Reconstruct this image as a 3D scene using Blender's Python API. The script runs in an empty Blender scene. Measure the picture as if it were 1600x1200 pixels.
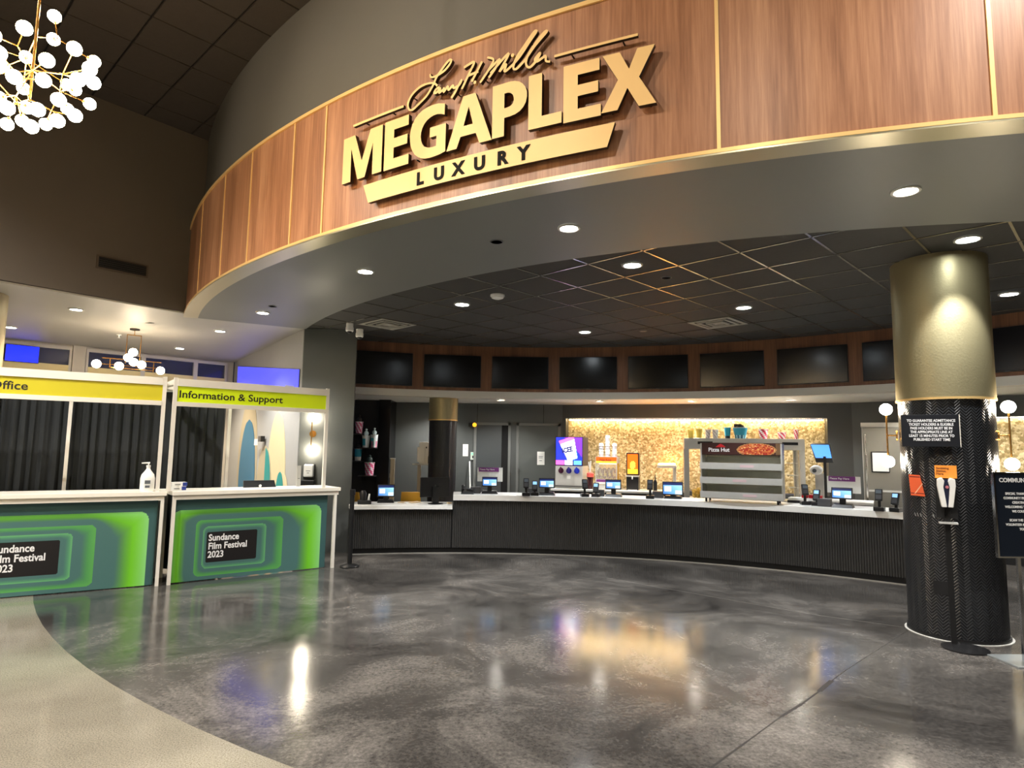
import bpy, bmesh, math, random
from mathutils import Vector, Matrix
from math import sin, cos, pi, radians, atan2, hypot, sqrt
random.seed(7)
SC = bpy.context.scene
COL = SC.collection

# ------------------------------------------------------------------ camera
EYE = 1.55
F, PITCH, ROLL = 986.86, 0.10445, 0.01525
cam_d = bpy.data.cameras.new('camera')
cam = bpy.data.objects.new('camera', cam_d); COL.objects.link(cam)
cam_d.sensor_width = 36; cam_d.lens = F / 1600 * 36; cam_d.clip_end = 200
_r = Vector((1, 0, 0)); _u = Vector((0, -sin(PITCH), cos(PITCH))); _f = Vector((0, cos(PITCH), sin(PITCH)))
R_ = _r * cos(ROLL) + _u * sin(ROLL); U_ = -_r * sin(ROLL) + _u * cos(ROLL)
cam.matrix_world = Matrix(((R_.x, U_.x, -_f.x, 0), (R_.y, U_.y, -_f.y, 0), (R_.z, U_.z, -_f.z, EYE), (0, 0, 0, 1)))
SC.camera = cam

# ------------------------------------------------------------------ world and exposure
w = bpy.data.worlds.new('dusk'); SC.world = w; w.use_nodes = True
w.node_tree.nodes['Background'].inputs[0].default_value = (0.03, 0.045, 0.13, 1)
w.node_tree.nodes['Background'].inputs[1].default_value = 1.0
SC.view_settings.view_transform = 'Standard'
SC.view_settings.look = 'None'
SC.view_settings.exposure = 1.25
SC.view_settings.gamma = 1.0
SC.view_settings.use_curve_mapping = False

# ------------------------------------------------------------------ light levels
E_SOFFIT = 60      # recessed lamps in the round soffit
E_HALL = 150        # recessed lamps of the low ceiling behind the booths
E_COUNTER = 105     # recessed lamps above the counter
E_BACK = 56        # lamps of the service area
E_WASH = 210       # wall washers on the high ceiling
E_GLOBE = 50       # chandelier globes (emission strength)
WARM = (1.0, 0.86, 0.68); NEUT = (1.0, 0.97, 0.92); COOL = (0.93, 0.97, 1.0)

# ------------------------------------------------------------------ materials
def srgb(c):
    return tuple((x / 255 / 12.92) if x / 255 <= 0.04045 else ((x / 255 + 0.055) / 1.055) ** 2.4 for x in c) + (1,)
MC = {}
def mat(name, rgb, rough=0.5, metal=0.0, emit=0, emit_rgb=None, noise=0, nscale=8, bump=0, bscale=40, trans=0, coat=0, alpha=1):
    if name in MC: return MC[name]
    m = bpy.data.materials.new(name); m.use_nodes = True; nt = m.node_tree; b = nt.nodes['Principled BSDF']
    c = srgb(rgb); b.inputs['Base Color'].default_value = c
    b.inputs['Roughness'].default_value = rough; b.inputs['Metallic'].default_value = metal
    if coat: b.inputs['Coat Weight'].default_value = coat; b.inputs['Coat Roughness'].default_value = 0.08
    if trans: b.inputs['Transmission Weight'].default_value = trans
    if alpha < 1: b.inputs['Alpha'].default_value = alpha
    if emit:
        b.inputs['Emission Color'].default_value = srgb(emit_rgb or rgb); b.inputs['Emission Strength'].default_value = emit
    tc = nt.nodes.new('ShaderNodeTexCoord')
    if noise:
        n = nt.nodes.new('ShaderNodeTexNoise'); n.inputs['Scale'].default_value = nscale; n.inputs['Detail'].default_value = 4
        nt.links.new(tc.outputs['Object'], n.inputs['Vector'])
        mx = nt.nodes.new('ShaderNodeMix'); mx.data_type = 'RGBA'
        mx.inputs[6].default_value = tuple(x * (1 - noise) for x in c[:3]) + (1,)
        mx.inputs[7].default_value = tuple(min(1, x * (1 + noise)) for x in c[:3]) + (1,)
        nt.links.new(n.outputs['Fac'], mx.inputs[0]); nt.links.new(mx.outputs[2], b.inputs['Base Color'])
    if bump:
        n2 = nt.nodes.new('ShaderNodeTexNoise'); n2.inputs['Scale'].default_value = bscale; n2.inputs['Detail'].default_value = 5
        nt.links.new(tc.outputs['Object'], n2.inputs['Vector'])
        bp = nt.nodes.new('ShaderNodeBump'); bp.inputs['Strength'].default_value = bump; bp.inputs['Distance'].default_value = 0.01
        nt.links.new(n2.outputs['Fac'], bp.inputs['Height']); nt.links.new(bp.outputs[0], b.inputs['Normal'])
    MC[name] = m; return m

def ramp(nt, stops):
    r = nt.nodes.new('ShaderNodeValToRGB'); e = r.color_ramp.elements
    e[0].position, e[0].color = stops[0]; e[1].position, e[1].color = stops[-1]
    for p, c in stops[1:-1]: x = e.new(p); x.color = c
    return r

def wood_mat(name, dark, mid, light, rough=0.38):
    m = mat(name, mid, rough); nt = m.node_tree; b = nt.nodes['Principled BSDF']
    tc = nt.nodes.new('ShaderNodeTexCoord'); mp = nt.nodes.new('ShaderNodeMapping'); mp.inputs['Scale'].default_value = (34, 34, 1.3)
    n = nt.nodes.new('ShaderNodeTexNoise'); n.inputs['Scale'].default_value = 1.6; n.inputs['Detail'].default_value = 7; n.inputs['Roughness'].default_value = 0.62
    mp2 = nt.nodes.new('ShaderNodeMapping'); mp2.inputs['Scale'].default_value = (5, 5, 0.25)
    n2 = nt.nodes.new('ShaderNodeTexNoise'); n2.inputs['Scale'].default_value = 1.2; n2.inputs['Detail'].default_value = 3
    nt.links.new(tc.outputs['Object'], mp.inputs[0]); nt.links.new(mp.outputs[0], n.inputs['Vector'])
    nt.links.new(tc.outputs['Object'], mp2.inputs[0]); nt.links.new(mp2.outputs[0], n2.inputs['Vector'])
    a = nt.nodes.new('ShaderNodeMath'); a.operation = 'MULTIPLY_ADD'; a.inputs[1].default_value = 0.55
    nt.links.new(n2.outputs['Fac'], a.inputs[0])
    a2 = nt.nodes.new('ShaderNodeMath'); a2.operation = 'MULTIPLY'; a2.inputs[1].default_value = 0.5
    nt.links.new(n.outputs['Fac'], a2.inputs[0]); nt.links.new(a2.outputs[0], a.inputs[2])
    r = ramp(nt, [(0.36, srgb(dark)), (0.52, srgb(mid)), (0.68, srgb(light))])
    nt.links.new(a.outputs[0], r.inputs[0]); nt.links.new(r.outputs[0], b.inputs['Base Color'])
    return m

WOOD = wood_mat('walnut_veneer', (120, 78, 50), (154, 106, 74), (182, 134, 98))
WOOD_D = wood_mat('dark_walnut', (78, 48, 30), (108, 70, 44), (130, 88, 58), 0.45)
GOLDTRIM = mat('brass_trim', (236, 196, 128), 0.35, 0.35)
SIGNGOLD = mat('satin_gold_face', (228, 188, 124), 0.45, 0.1, noise=0.05, nscale=3)
SIGNSIDE = mat('bronze_return', (44, 30, 18), 0.5, 0.3)
BRUSHED = mat('brushed_brass', (160, 148, 112), 0.48, 0.65, noise=0.06, nscale=6, bump=0.15, bscale=60)
BAND = mat('champagne_metal', (186, 178, 150), 0.28, 0.7)
WALLBR = mat('brown_wall_paint', (86, 77, 67), 0.75, noise=0.04, bump=0.05)
DRUM = mat('taupe_wall_paint', (92, 88, 80), 0.72, noise=0.03, bump=0.05)
SOFF = mat('grey_soffit_paint', (116, 117, 114), 0.45, noise=0.03, nscale=2)
SOFFL = mat('light_ceiling_paint', (172, 170, 163), 0.5, noise=0.03, nscale=2)
UPT = mat('dark_brown_acoustic_tile', (60, 52, 45), 0.9, noise=0.12, nscale=14, bump=0.2)
UPG = mat('black_tile_grid', (22, 18, 15), 0.7)
INT = mat('charcoal_acoustic_tile', (50, 49, 46), 0.75, noise=0.12, nscale=18, bump=0.15)
ING = mat('grey_metal_grid', (150, 146, 136), 0.22, 0.85)
DKWALL = mat('charcoal_wall_paint', (76, 79, 78), 0.5, noise=0.06, nscale=5)
DKWALL2 = mat('near_black_paint', (34, 34, 36), 0.5)
LTWALL = mat('pale_grey_wall_paint', (168, 168, 166), 0.55, noise=0.04)
WHITE = mat('white_aluminium', (232, 226, 214), 0.4, 0.0)
WHITEP = mat('white_plastic', (236, 236, 232), 0.4)
TOP = mat('white_quartz_top', (251, 250, 246), 0.25, noise=0.03)
RIB = mat('black_ribbed_panel', (56, 55, 54), 0.45)
BLACK = mat('black_plastic', (22, 22, 24), 0.35)
BLACKM = mat('black_powder_coat', (24, 24, 25), 0.45, 0.2)
SCREEN = mat('dark_glass_screen', (6, 6, 8), 0.2)
STEEL = mat('brushed_steel', (212, 212, 208), 0.38, 0.35, noise=0.06, nscale=10)
STEELD = mat('dark_steel', (110, 110, 108), 0.35, 0.8)
CHROME = mat('chrome', (220, 220, 220), 0.12, 1.0)
BRASS = mat('polished_brass', (214, 160, 84), 0.25, 0.9)
CURT = mat('black_drape', (34, 37, 38), 0.85, noise=0.15, nscale=6)
YEL = mat('chair_yellow', (232, 172, 48), 0.5)
GLOBE = mat('glowing_globe', (255, 244, 220), 0.3, emit=E_GLOBE, emit_rgb=(255, 226, 178))
GLOBE3 = mat('glowing_sconce_globe', (255, 244, 220), 0.3, emit=42, emit_rgb=(255, 240, 214))
GLOBE2 = mat('glowing_small_globe', (255, 244, 220), 0.3, emit=20, emit_rgb=(255, 236, 204))
LENS = mat('lit_lamp_lens', (255, 250, 240), 0.3, emit=45, emit_rgb=(255, 250, 238))
LENSC = mat('lit_cool_lamp_lens', (250, 255, 255), 0.3, emit=45, emit_rgb=(240, 250, 255))
PAPER = mat('white_paper', (238, 238, 234), 0.7)
PURPLE = mat('purple_print', (122, 52, 128), 0.6)
ORANGE = mat('orange_paper', (244, 150, 50), 0.6)
REDOR = mat('red_orange_paper', (238, 98, 48), 0.6)
LETW = mat('white_print', (240, 240, 240), 0.6)
LETB = mat('black_print', (16, 16, 16), 0.6)
SLATE = mat('black_sign_board', (22, 24, 30), 0.4)
LIME = mat('lime_sign_panel', (222, 246, 8), 0.5)
OLIVE = mat('yellow_olive_sign_panel', (200, 188, 24), 0.5)

# dark polished concrete
def floor_dark():
    m = mat('dark_polished_concrete', (60, 56, 52), 0.16); nt = m.node_tree; b = nt.nodes['Principled BSDF']
    tc = nt.nodes.new('ShaderNodeTexCoord')
    def nz(s, d, r=0.6, dist=0.0):
        n = nt.nodes.new('ShaderNodeTexNoise'); n.inputs['Scale'].default_value = s; n.inputs['Detail'].default_value = d
        n.inputs['Roughness'].default_value = r; n.inputs['Distortion'].default_value = dist
        nt.links.new(tc.outputs['Object'], n.inputs['Vector']); return n
    n1 = nz(0.9, 8, 0.7, 0.6); n2 = nz(38, 7, 0.8); n3 = nz(70, 3, 0.6)
    r1 = ramp(nt, [(0.32, srgb((46, 44, 43))), (0.5, srgb((80, 77, 74))), (0.68, srgb((122, 117, 112)))])
    r2 = ramp(nt, [(0.34, (0.42, 0.42, 0.42, 1)), (0.52, (0.88, 0.88, 0.88, 1)), (0.70, (1.6, 1.57, 1.52, 1))])
    nt.links.new(n1.outputs['Fac'], r1.inputs[0]); nt.links.new(n2.outputs['Fac'], r2.inputs[0])
    mx = nt.nodes.new('ShaderNodeMix'); mx.data_type = 'RGBA'; mx.blend_type = 'MULTIPLY'; mx.inputs[0].default_value = 1
    nt.links.new(r1.outputs[0], mx.inputs[6]); nt.links.new(r2.outputs[0], mx.inputs[7])
    r3 = ramp(nt, [(0.70, (0, 0, 0, 1)), (0.78, (1, 1, 1, 1))])
    n4 = nz(11, 7, 0.85, 1.2); nt.links.new(n4.outputs['Fac'], r3.inputs[0])
    mx2 = nt.nodes.new('ShaderNodeMix'); mx2.data_type = 'RGBA'; mx2.inputs[7].default_value = srgb((178, 172, 162))
    nt.links.new(r3.outputs[0], mx2.inputs[0]); nt.links.new(mx.outputs[2], mx2.inputs[6])
    nt.links.new(mx2.outputs[2], b.inputs['Base Color'])
    rr = ramp(nt, [(0.3, (0.07, 0.07, 0.07, 1)), (0.7, (0.20, 0.20, 0.20, 1))])
    nt.links.new(n1.outputs['Fac'], rr.inputs[0]); nt.links.new(rr.outputs[0], b.inputs['Roughness'])
    bp = nt.nodes.new('ShaderNodeBump'); bp.inputs['Strength'].default_value = 0.05; bp.inputs['Distance'].default_value = 0.004
    nt.links.new(n2.outputs['Fac'], bp.inputs['Height']); nt.links.new(bp.outputs[0], b.inputs['Normal'])
    b.inputs['Specular IOR Level'].default_value = 0.5
    return m
def floor_light():
    m = mat('sand_polished_concrete', (150, 140, 118), 0.14); nt = m.node_tree; b = nt.nodes['Principled BSDF']
    tc = nt.nodes.new('ShaderNodeTexCoord')
    n1 = nt.nodes.new('ShaderNodeTexNoise'); n1.inputs['Scale'].default_value = 1.1; n1.inputs['Detail'].default_value = 6
    n2 = nt.nodes.new('ShaderNodeTexNoise'); n2.inputs['Scale'].default_value = 130; n2.inputs['Detail'].default_value = 4
    for n in (n1, n2): nt.links.new(tc.outputs['Object'], n.inputs['Vector'])
    r1 = ramp(nt, [(0.3, srgb((114, 108, 96))), (0.7, srgb((148, 142, 128)))])
    r2 = ramp(nt, [(0.36, (0.5, 0.48, 0.44, 1)), (0.5, (0.95, 0.95, 0.95, 1)), (0.66, (1.25, 1.25, 1.2, 1))])
    nt.links.new(n1.outputs['Fac'], r1.inputs[0]); nt.links.new(n2.outputs['Fac'], r2.inputs[0])
    mx = nt.nodes.new('ShaderNodeMix'); mx.data_type = 'RGBA'; mx.blend_type = 'MULTIPLY'; mx.inputs[0].default_value = 0.75
    nt.links.new(r1.outputs[0], mx.inputs[6]); nt.links.new(r2.outputs[0], mx.inputs[7]); nt.links.new(mx.outputs[2], b.inputs['Base Color'])
    return m
def mosaic():
    m = mat('gold_mosaic', (214, 176, 100), 0.3, 0.45); nt = m.node_tree; b = nt.nodes['Principled BSDF']
    tc = nt.nodes.new('ShaderNodeTexCoord'); v = nt.nodes.new('ShaderNodeTexVoronoi'); v.inputs['Scale'].default_value = 32
    nt.links.new(tc.outputs['Object'], v.inputs['Vector'])
    sp = nt.nodes.new('ShaderNodeSeparateColor'); nt.links.new(v.outputs['Color'], sp.inputs[0])
    r = ramp(nt, [(0.0, srgb((158, 134, 88))), (0.5, srgb((208, 184, 132))), (1.0, srgb((248, 234, 194)))])
    nt.links.new(sp.outputs[0], r.inputs[0]); nt.links.new(r.outputs[0], b.inputs['Base Color'])
    bp = nt.nodes.new('ShaderNodeBump'); bp.inputs['Strength'].default_value = 0.6; bp.inputs['Distance'].default_value = 0.01
    nt.links.new(sp.outputs[1], bp.inputs['Height']); nt.links.new(bp.outputs[0], b.inputs['Normal'])
    return m
def herring():
    m = mat('black_herringbone_tile', (52, 52, 54), 0.3, 0.1); nt = m.node_tree; b = nt.nodes['Principled BSDF']
    uv = nt.nodes.new('ShaderNodeUVMap'); uv.uv_map = 'UVMap'
    s = nt.nodes.new('ShaderNodeSeparateXYZ'); nt.links.new(uv.outputs[0], s.inputs[0])
    def M(op, a, b_=None, c=None):
        n = nt.nodes.new('ShaderNodeMath'); n.operation = op
        for i, x in enumerate((a, b_, c)):
            if x is None: continue
            if isinstance(x, (int, float)): n.inputs[i].default_value = x
            else: nt.links.new(x, n.inputs[i])
        return n.outputs[0]
    tri = M('PINGPONG', M('MULTIPLY', s.outputs[0], 1.0), 0.042)
    h = M('SINE', M('MULTIPLY', M('SUBTRACT', s.outputs[1], tri), 2 * pi / 0.026))
    r = ramp(nt, [(0.15, srgb((18, 18, 20))), (0.6, srgb((46, 47, 49)))])
    hh = M('MULTIPLY_ADD', h, 0.5, 0.5); nt.links.new(hh, r.inputs[0]); nt.links.new(r.outputs[0], b.inputs['Base Color'])
    bp = nt.nodes.new('ShaderNodeBump'); bp.inputs['Strength'].default_value = 0.7; bp.inputs['Distance'].default_value = 0.004
    nt.links.new(hh, bp.inputs['Height']); nt.links.new(bp.outputs[0], b.inputs['Normal'])
    return m
FLD, FLL, MOSAIC, HERR = floor_dark(), floor_light(), mosaic(), herring()
def vc_mat(name, emit=0, rough=0.5):
    if name in MC: return MC[name]
    m = mat(name, (128, 128, 128), rough); nt = m.node_tree; b = nt.nodes['Principled BSDF']
    a = nt.nodes.new('ShaderNodeVertexColor'); a.layer_name = 'Col'
    nt.links.new(a.outputs[0], b.inputs['Base Color'])
    if emit: nt.links.new(a.outputs[0], b.inputs['Emission Color']); b.inputs['Emission Strength'].default_value = emit
    return m
VCP = vc_mat('printed_graphic'); VCE = vc_mat('lit_display', .5, 0.25); VCL = vc_mat('lit_advert', 2.4, 0.25)

# ------------------------------------------------------------------ mesh helpers
class MB:
    def __init__(s): s.v = []; s.f = []; s.mi = []; s.uv = {}
    def add(s, vs, fs, m=0):
        o = len(s.v); s.v += [tuple(x) for x in vs]; s.f += [tuple(i + o for i in f) for f in fs]; s.mi += [m] * len(fs); return s
    def box(s, x0, x1, y0, y1, z0, z1, m=0):
        return s.add([(x, y, z) for x in (x0, x1) for y in (y0, y1) for z in (z0, z1)],
                     [(0, 1, 3, 2), (4, 6, 7, 5), (0, 4, 5, 1), (2, 3, 7, 6), (0, 2, 6, 4), (1, 5, 7, 3)], m)
    def hexa(s, p, m=0):  # 8 points: bottom 4 then top 4
        return s.add(p, [(0, 3, 2, 1), (4, 5, 6, 7), (0, 1, 5, 4), (1, 2, 6, 5), (2, 3, 7, 6), (3, 0, 4, 7)], m)
    def obox(s, c, h, rot, m=0):
        return s.add([Vector(c) + rot @ Vector((x * h[0], y * h[1], z * h[2])) for x in (-1, 1) for y in (-1, 1) for z in (-1, 1)],
                     [(0, 1, 3, 2), (4, 6, 7, 5), (0, 4, 5, 1), (2, 3, 7, 6), (0, 2, 6, 4), (1, 5, 7, 3)], m)
    def cyl(s, p0, p1, r0, r1=None, n=16, m=0, cap=True):
        r1 = r0 if r1 is None else r1; p0 = Vector(p0); p1 = Vector(p1); d = (p1 - p0).normalized()
        a = d.orthogonal().normalized(); b = d.cross(a)
        vs = [p0 + (a * cos(2 * pi * i / n) + b * sin(2 * pi * i / n)) * r0 for i in range(n)] + [p1 + (a * cos(2 * pi * i / n) + b * sin(2 * pi * i / n)) * r1 for i in range(n)]
        fs = [(i, (i + 1) % n, n + (i + 1) % n, n + i) for i in range(n)]
        if cap: fs += [tuple(range(n))[::-1], tuple(range(n, 2 * n))]
        return s.add(vs, fs, m)
    def lathe(s, prof, c=(0, 0, 0), n=20, m=0):
        vs = []; fs = []
        for r, z in prof:
            for i in range(n): vs.append((c[0] + r * cos(2 * pi * i / n), c[1] + r * sin(2 * pi * i / n), c[2] + z))
        for k in range(len(prof) - 1):
            for i in range(n): fs.append((k * n + i, k * n + (i + 1) % n, (k + 1) * n + (i + 1) % n, (k + 1) * n + i))
        fs += [tuple(range(n))[::-1], tuple(range((len(prof) - 1) * n, len(prof) * n))]
        return s.add(vs, fs, m)
    def sphere(s, c, r, n=12, k=8, m=0, sc=(1, 1, 1)):
        prof = [(r * sin(pi * j / k), -r * cos(pi * j / k)) for j in range(k + 1)]
        prof[0] = (1e-4, -r); prof[-1] = (1e-4, r); o = len(s.v)
        s.lathe(prof, (0, 0, 0), n, m)
        for i in range(o, len(s.v)):
            v = s.v[i]; s.v[i] = (c[0] + v[0] * sc[0], c[1] + v[1] * sc[1], c[2] + v[2] * sc[2])
        return s
    def tube(s, pts, r, n=8, m=0):
        pts = [Vector(p) for p in pts]; rings = []; prev = None
        for i, p in enumerate(pts):
            d = ((pts[min(i + 1, len(pts) - 1)] - pts[max(i - 1, 0)])).normalized()
            a = d.orthogonal().normalized() if prev is None else (prev - d * prev.dot(d)).normalized()
            prev = a; b = d.cross(a); rings.append([p + (a * cos(2 * pi * j / n) + b * sin(2 * pi * j / n)) * r for j in range(n)])
        vs = [q for rg in rings for q in rg]; fs = []
        for k in range(len(rings) - 1):
            for j in range(n): fs.append((k * n + j, k * n + (j + 1) % n, (k + 1) * n + (j + 1) % n, (k + 1) * n + j))
        fs += [tuple(range(n))[::-1], tuple(range((len(rings) - 1) * n, len(rings) * n))]
        return s.add(vs, fs, m)
    def arc(s, c, sg, r0, r1, a0, a1, z0, z1, n=24, m=0):
        # ring segment about c; angle from -y (sg=-1) or +y (sg=1), positive to the right
        vs = []
        for i in range(n + 1):
            a = a0 + (a1 - a0) * i / n
            for r, z in ((r0, z0), (r1, z0), (r1, z1), (r0, z1)): vs.append((c[0] + r * sin(a), c[1] + sg * r * cos(a), z))
        fs = [(0, 1, 2, 3), (4 * n + 3, 4 * n + 2, 4 * n + 1, 4 * n)]
        for i in range(n):
            for k in range(4): fs.append((4 * i + k, 4 * (i + 1) + k, 4 * (i + 1) + (k + 1) % 4, 4 * i + (k + 1) % 4))
        return s.add(vs, fs, m)
    def prism(s, pts, y0, y1, m=0):   # polygon in x,z extruded along y
        n = len(pts)
        return s.add([(x, y0, z) for x, z in pts] + [(x, y1, z) for x, z in pts],
                     [tuple(range(n)), tuple(range(n, 2 * n))[::-1]] + [(i, (i + 1) % n, n + (i + 1) % n, n + i) for i in range(n)], m)
    def slab(s, pts, z0, z1, m=0):    # polygon in x,y extruded along z
        n = len(pts)
        return s.add([(x, y, z0) for x, y in pts] + [(x, y, z1) for x, y in pts],
                     [tuple(range(n))[::-1], tuple(range(n, 2 * n))] + [(i, (i + 1) % n, n + (i + 1) % n, n + i) for i in range(n)], m)

def link(name, me, parent=None, loc=(0, 0, 0), rot=(0, 0, 0)):
    o = bpy.data.objects.new(name, me); COL.objects.link(o)
    if parent: o.parent = parent
    o.location = loc; o.rotation_euler = rot
    return o
def obj(name, mb, m, parent=None, smooth=False, bevel=0, loc=(0, 0, 0), rot=(0, 0, 0)):
    me = bpy.data.meshes.new(name); me.from_pydata(mb.v, [], mb.f)
    for x in (m if isinstance(m, (list, tuple)) else [m]): me.materials.append(x)
    me.polygons.foreach_set('material_index', mb.mi)
    bm = bmesh.new(); bm.from_mesh(me); bmesh.ops.recalc_face_normals(bm, faces=bm.faces)
    if bevel:
        bmesh.ops.bevel(bm, geom=[e for e in bm.edges if len(e.link_faces) == 2 and e.calc_face_angle(0) > 0.7], offset=bevel, segments=2, affect='EDGES', profile=0.6)
    bm.to_mesh(me); bm.free()
    if smooth: me.shade_smooth(); me.set_sharp_from_angle(angle=radians(38))
    me.update(); return link(name, me, parent, loc, rot)
def put(o, label, cat, group=None):
    o['label'] = label; o['category'] = cat
    if group: o['group'] = group
    return o
def thing(name, label, cat, loc=(0, 0, 0), rz=0, group=None):
    o = bpy.data.objects.new(name, None); COL.objects.link(o); o.empty_display_size = 0.1
    o.location = loc; o.rotation_euler = (0, 0, rz); return put(o, label, cat, group)
def struct(o):
    o['kind'] = 'structure'; return o
def dup(root, loc, rz, label, parent=None):
    r = root.copy(); COL.objects.link(r); r.location = loc; r.rotation_euler = (0, 0, rz)
    if label: r['label'] = label
    for ch in list(root.children):
        c = ch.copy(); COL.objects.link(c); c.parent = r
        for g in list(ch.children):
            d = g.copy(); COL.objects.link(d); d.parent = c
    return r
def text(name, body, size, m, parent, loc, rot=(pi / 2, 0, 0), depth=0.002, bold=0.0, align='LEFT', sx=1, spacing=1, line=1):
    cu = bpy.data.curves.new(name, 'FONT'); cu.body = body; cu.size = size; cu.extrude = depth; cu.offset = bold
    cu.align_x = align; cu.resolution_u = 3; cu.space_character = spacing; cu.space_line = line
    to = bpy.data.objects.new('t', cu); COL.objects.link(to)
    dg = bpy.context.evaluated_depsgraph_get(); me = bpy.data.meshes.new_from_object(to.evaluated_get(dg)); me.name = name
    bpy.data.objects.remove(to)
    me.materials.clear(); me.materials.append(m)
    o = link(name, me, parent, loc, rot); o.scale = (sx, 1, 1); return o
def poly_curve(name, loops, depth):
    cu = bpy.data.curves.new(name, 'CURVE'); cu.dimensions = '2D'; cu.fill_mode = 'BOTH'; cu.extrude = depth / 2
    for lp in loops:
        sp = cu.splines.new('POLY'); sp.points.add(len(lp) - 1); sp.use_cyclic_u = True
        for i, (x, y) in enumerate(lp): sp.points[i].co = (x, y, 0, 1)
    to = bpy.data.objects.new('t', cu); COL.objects.link(to)
    dg = bpy.context.evaluated_depsgraph_get(); me = bpy.data.meshes.new_from_object(to.evaluated_get(dg)); me.name = name
    bpy.data.objects.remove(to); return me
def printed(name, wd, ht, nx, nz, fn, parent, loc, m=None, th=0.004, rot=(0, 0, 0)):
    """flat print: a grid in x,z whose vertices carry the printed colours"""
    vs = []; fs = []
    for j in range(nz):
        for i in range(nx):
            o = len(vs)
            vs += [(wd * (i + a) / nx, 0, ht * (j + b) / nz) for a, b in ((0, 0), (1, 0), (1, 1), (0, 1))]
            fs.append((o, o + 1, o + 2, o + 3))
    me = bpy.data.meshes.new(name); me.from_pydata(vs, [], fs); me.materials.append(m or VCP)
    ca = me.color_attributes.new('Col', 'FLOAT_COLOR', 'POINT')
    for j in range(nz):
        for i in range(nx):
            c = srgb(fn((i + .5) / nx, (j + .5) / nz))
            for k in range(4): ca.data[4 * (j * nx + i) + k].color = c
    o = link(name, me, parent, loc, rot); return o
def lerp(a, b, t): t = max(0, min(1, t)); return tuple(x + (y - x) * t for x, y in zip(a, b))
def clip(poly, inside, inter):
    out = []
    for i in range(len(poly)):
        a, b = poly[i - 1], poly[i]
        ia, ib = inside(a), inside(b)
        if ia != ib: out.append(inter(a, b))
        if ib: out.append(b)
    return out
def clip_line(poly, p, n):   # keep the side where (q-p).n > 0
    f = lambda q: (q[0] - p[0]) * n[0] + (q[1] - p[1]) * n[1]
    def inter(a, b):
        fa, fb = f(a), f(b); t = fa / (fa - fb); return (a[0] + (b[0] - a[0]) * t, a[1] + (b[1] - a[1]) * t)
    return clip(poly, lambda q: f(q) > 0, inter)
def clip_circle(poly, c, r, n=120):
    cx_, cy_ = sum(p[0] for p in poly) / len(poly), sum(p[1] for p in poly) / len(poly)
    a = atan2(cy_ - c[1], cx_ - c[0])
    for k in range(-6, 7):
        t = a + k * 2 * pi / n; d = (cos(t), sin(t))
        poly = clip_line(poly, (c[0] + d[0] * r, c[1] + d[1] * r), (-d[0], -d[1]))
        if len(poly) < 3: return []
    return poly

# plan geometry ------------------------------------------------------------
CS = (5.24, 14.15)      # centre of the round drum, soffit and dark floor (angle from -y)
CB = (0.055, 3.49); RB = 7.59   # television bulkhead (angle from +y)
CC = (-0.22, 2.10); RC = 7.60   # counter front (angle from +y)
ZC = 3.35               # soffit height
def drum(s, z, d=0):    # arc length on the fascia -> world
    R = 11.31; a = s / R; return (CS[0] + (R + d) * sin(a), CS[1] - (R + d) * cos(a), z)
def cpt(a, r, z): return (CC[0] + r * sin(a), CC[1] + r * cos(a), z)

# ================================================================== SETTING
def ring_floor():
    mb = MB(); n = 160
    mb.slab([(CS[0] + 12.58 * cos(2 * pi * i / n), CS[1] + 12.58 * sin(2 * pi * i / n)) for i in range(n)], -0.05, 0.0)
    o = struct(obj('floor', mb, FLD)); 
    mb = MB(); mb.arc(CS, -1, 12.58, 32, 0, 2 * pi, -0.05, 0.0, 160)
    struct(obj('floor', mb, FLL)); return o
FLOOR = ring_floor()
# saw-cut joint with a chipped filler, and the brass divider at the edge of the dark disc
pts = [(3.63, 5.90), (3.30, 5.58), (2.9, 5.2), (2.425, 4.74), (2.24, 4.55), (2.057, 4.351), (1.85, 4.14), (1.626, 3.934), (1.30, 3.60), (1.011, 3.307), (0.6, 2.9)]
mb = MB()
for (a, b), wd in zip(zip(pts, pts[1:]), (.002, .002, .003, .004, .016, .006, .010, .004, .007, .011)):
    d = Vector((b[0] - a[0], b[1] - a[1], 0)).normalized(); nn = Vector((-d.y, d.x, 0)) * wd
    A = Vector((*a, 0.0004)); B_ = Vector((*b, 0.0004)); mb.add([A - nn, B_ - nn, B_ + nn, A + nn], [(0, 1, 2, 3)])
obj('joint', mb, mat('dark_joint_filler', (40, 36, 34), 0.5), FLOOR)
mb = MB(); pts2 = [(3.60, 5.95), (2.972, 6.365), (2.142, 7.131), (1.2, 8.0)]
for a, b in zip(pts2, pts2[1:]):
    d = Vector((b[0] - a[0], b[1] - a[1], 0)).normalized(); nn = Vector((-d.y, d.x, 0)) * .003
    A = Vector((*a, 0.0004)); B_ = Vector((*b, 0.0004)); mb.add([A - nn, B_ - nn, B_ + nn, A + nn], [(0, 1, 2, 3)])
obj('joint', mb, mat('pale_joint_line', (110, 104, 96), 0.5), FLOOR)

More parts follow.
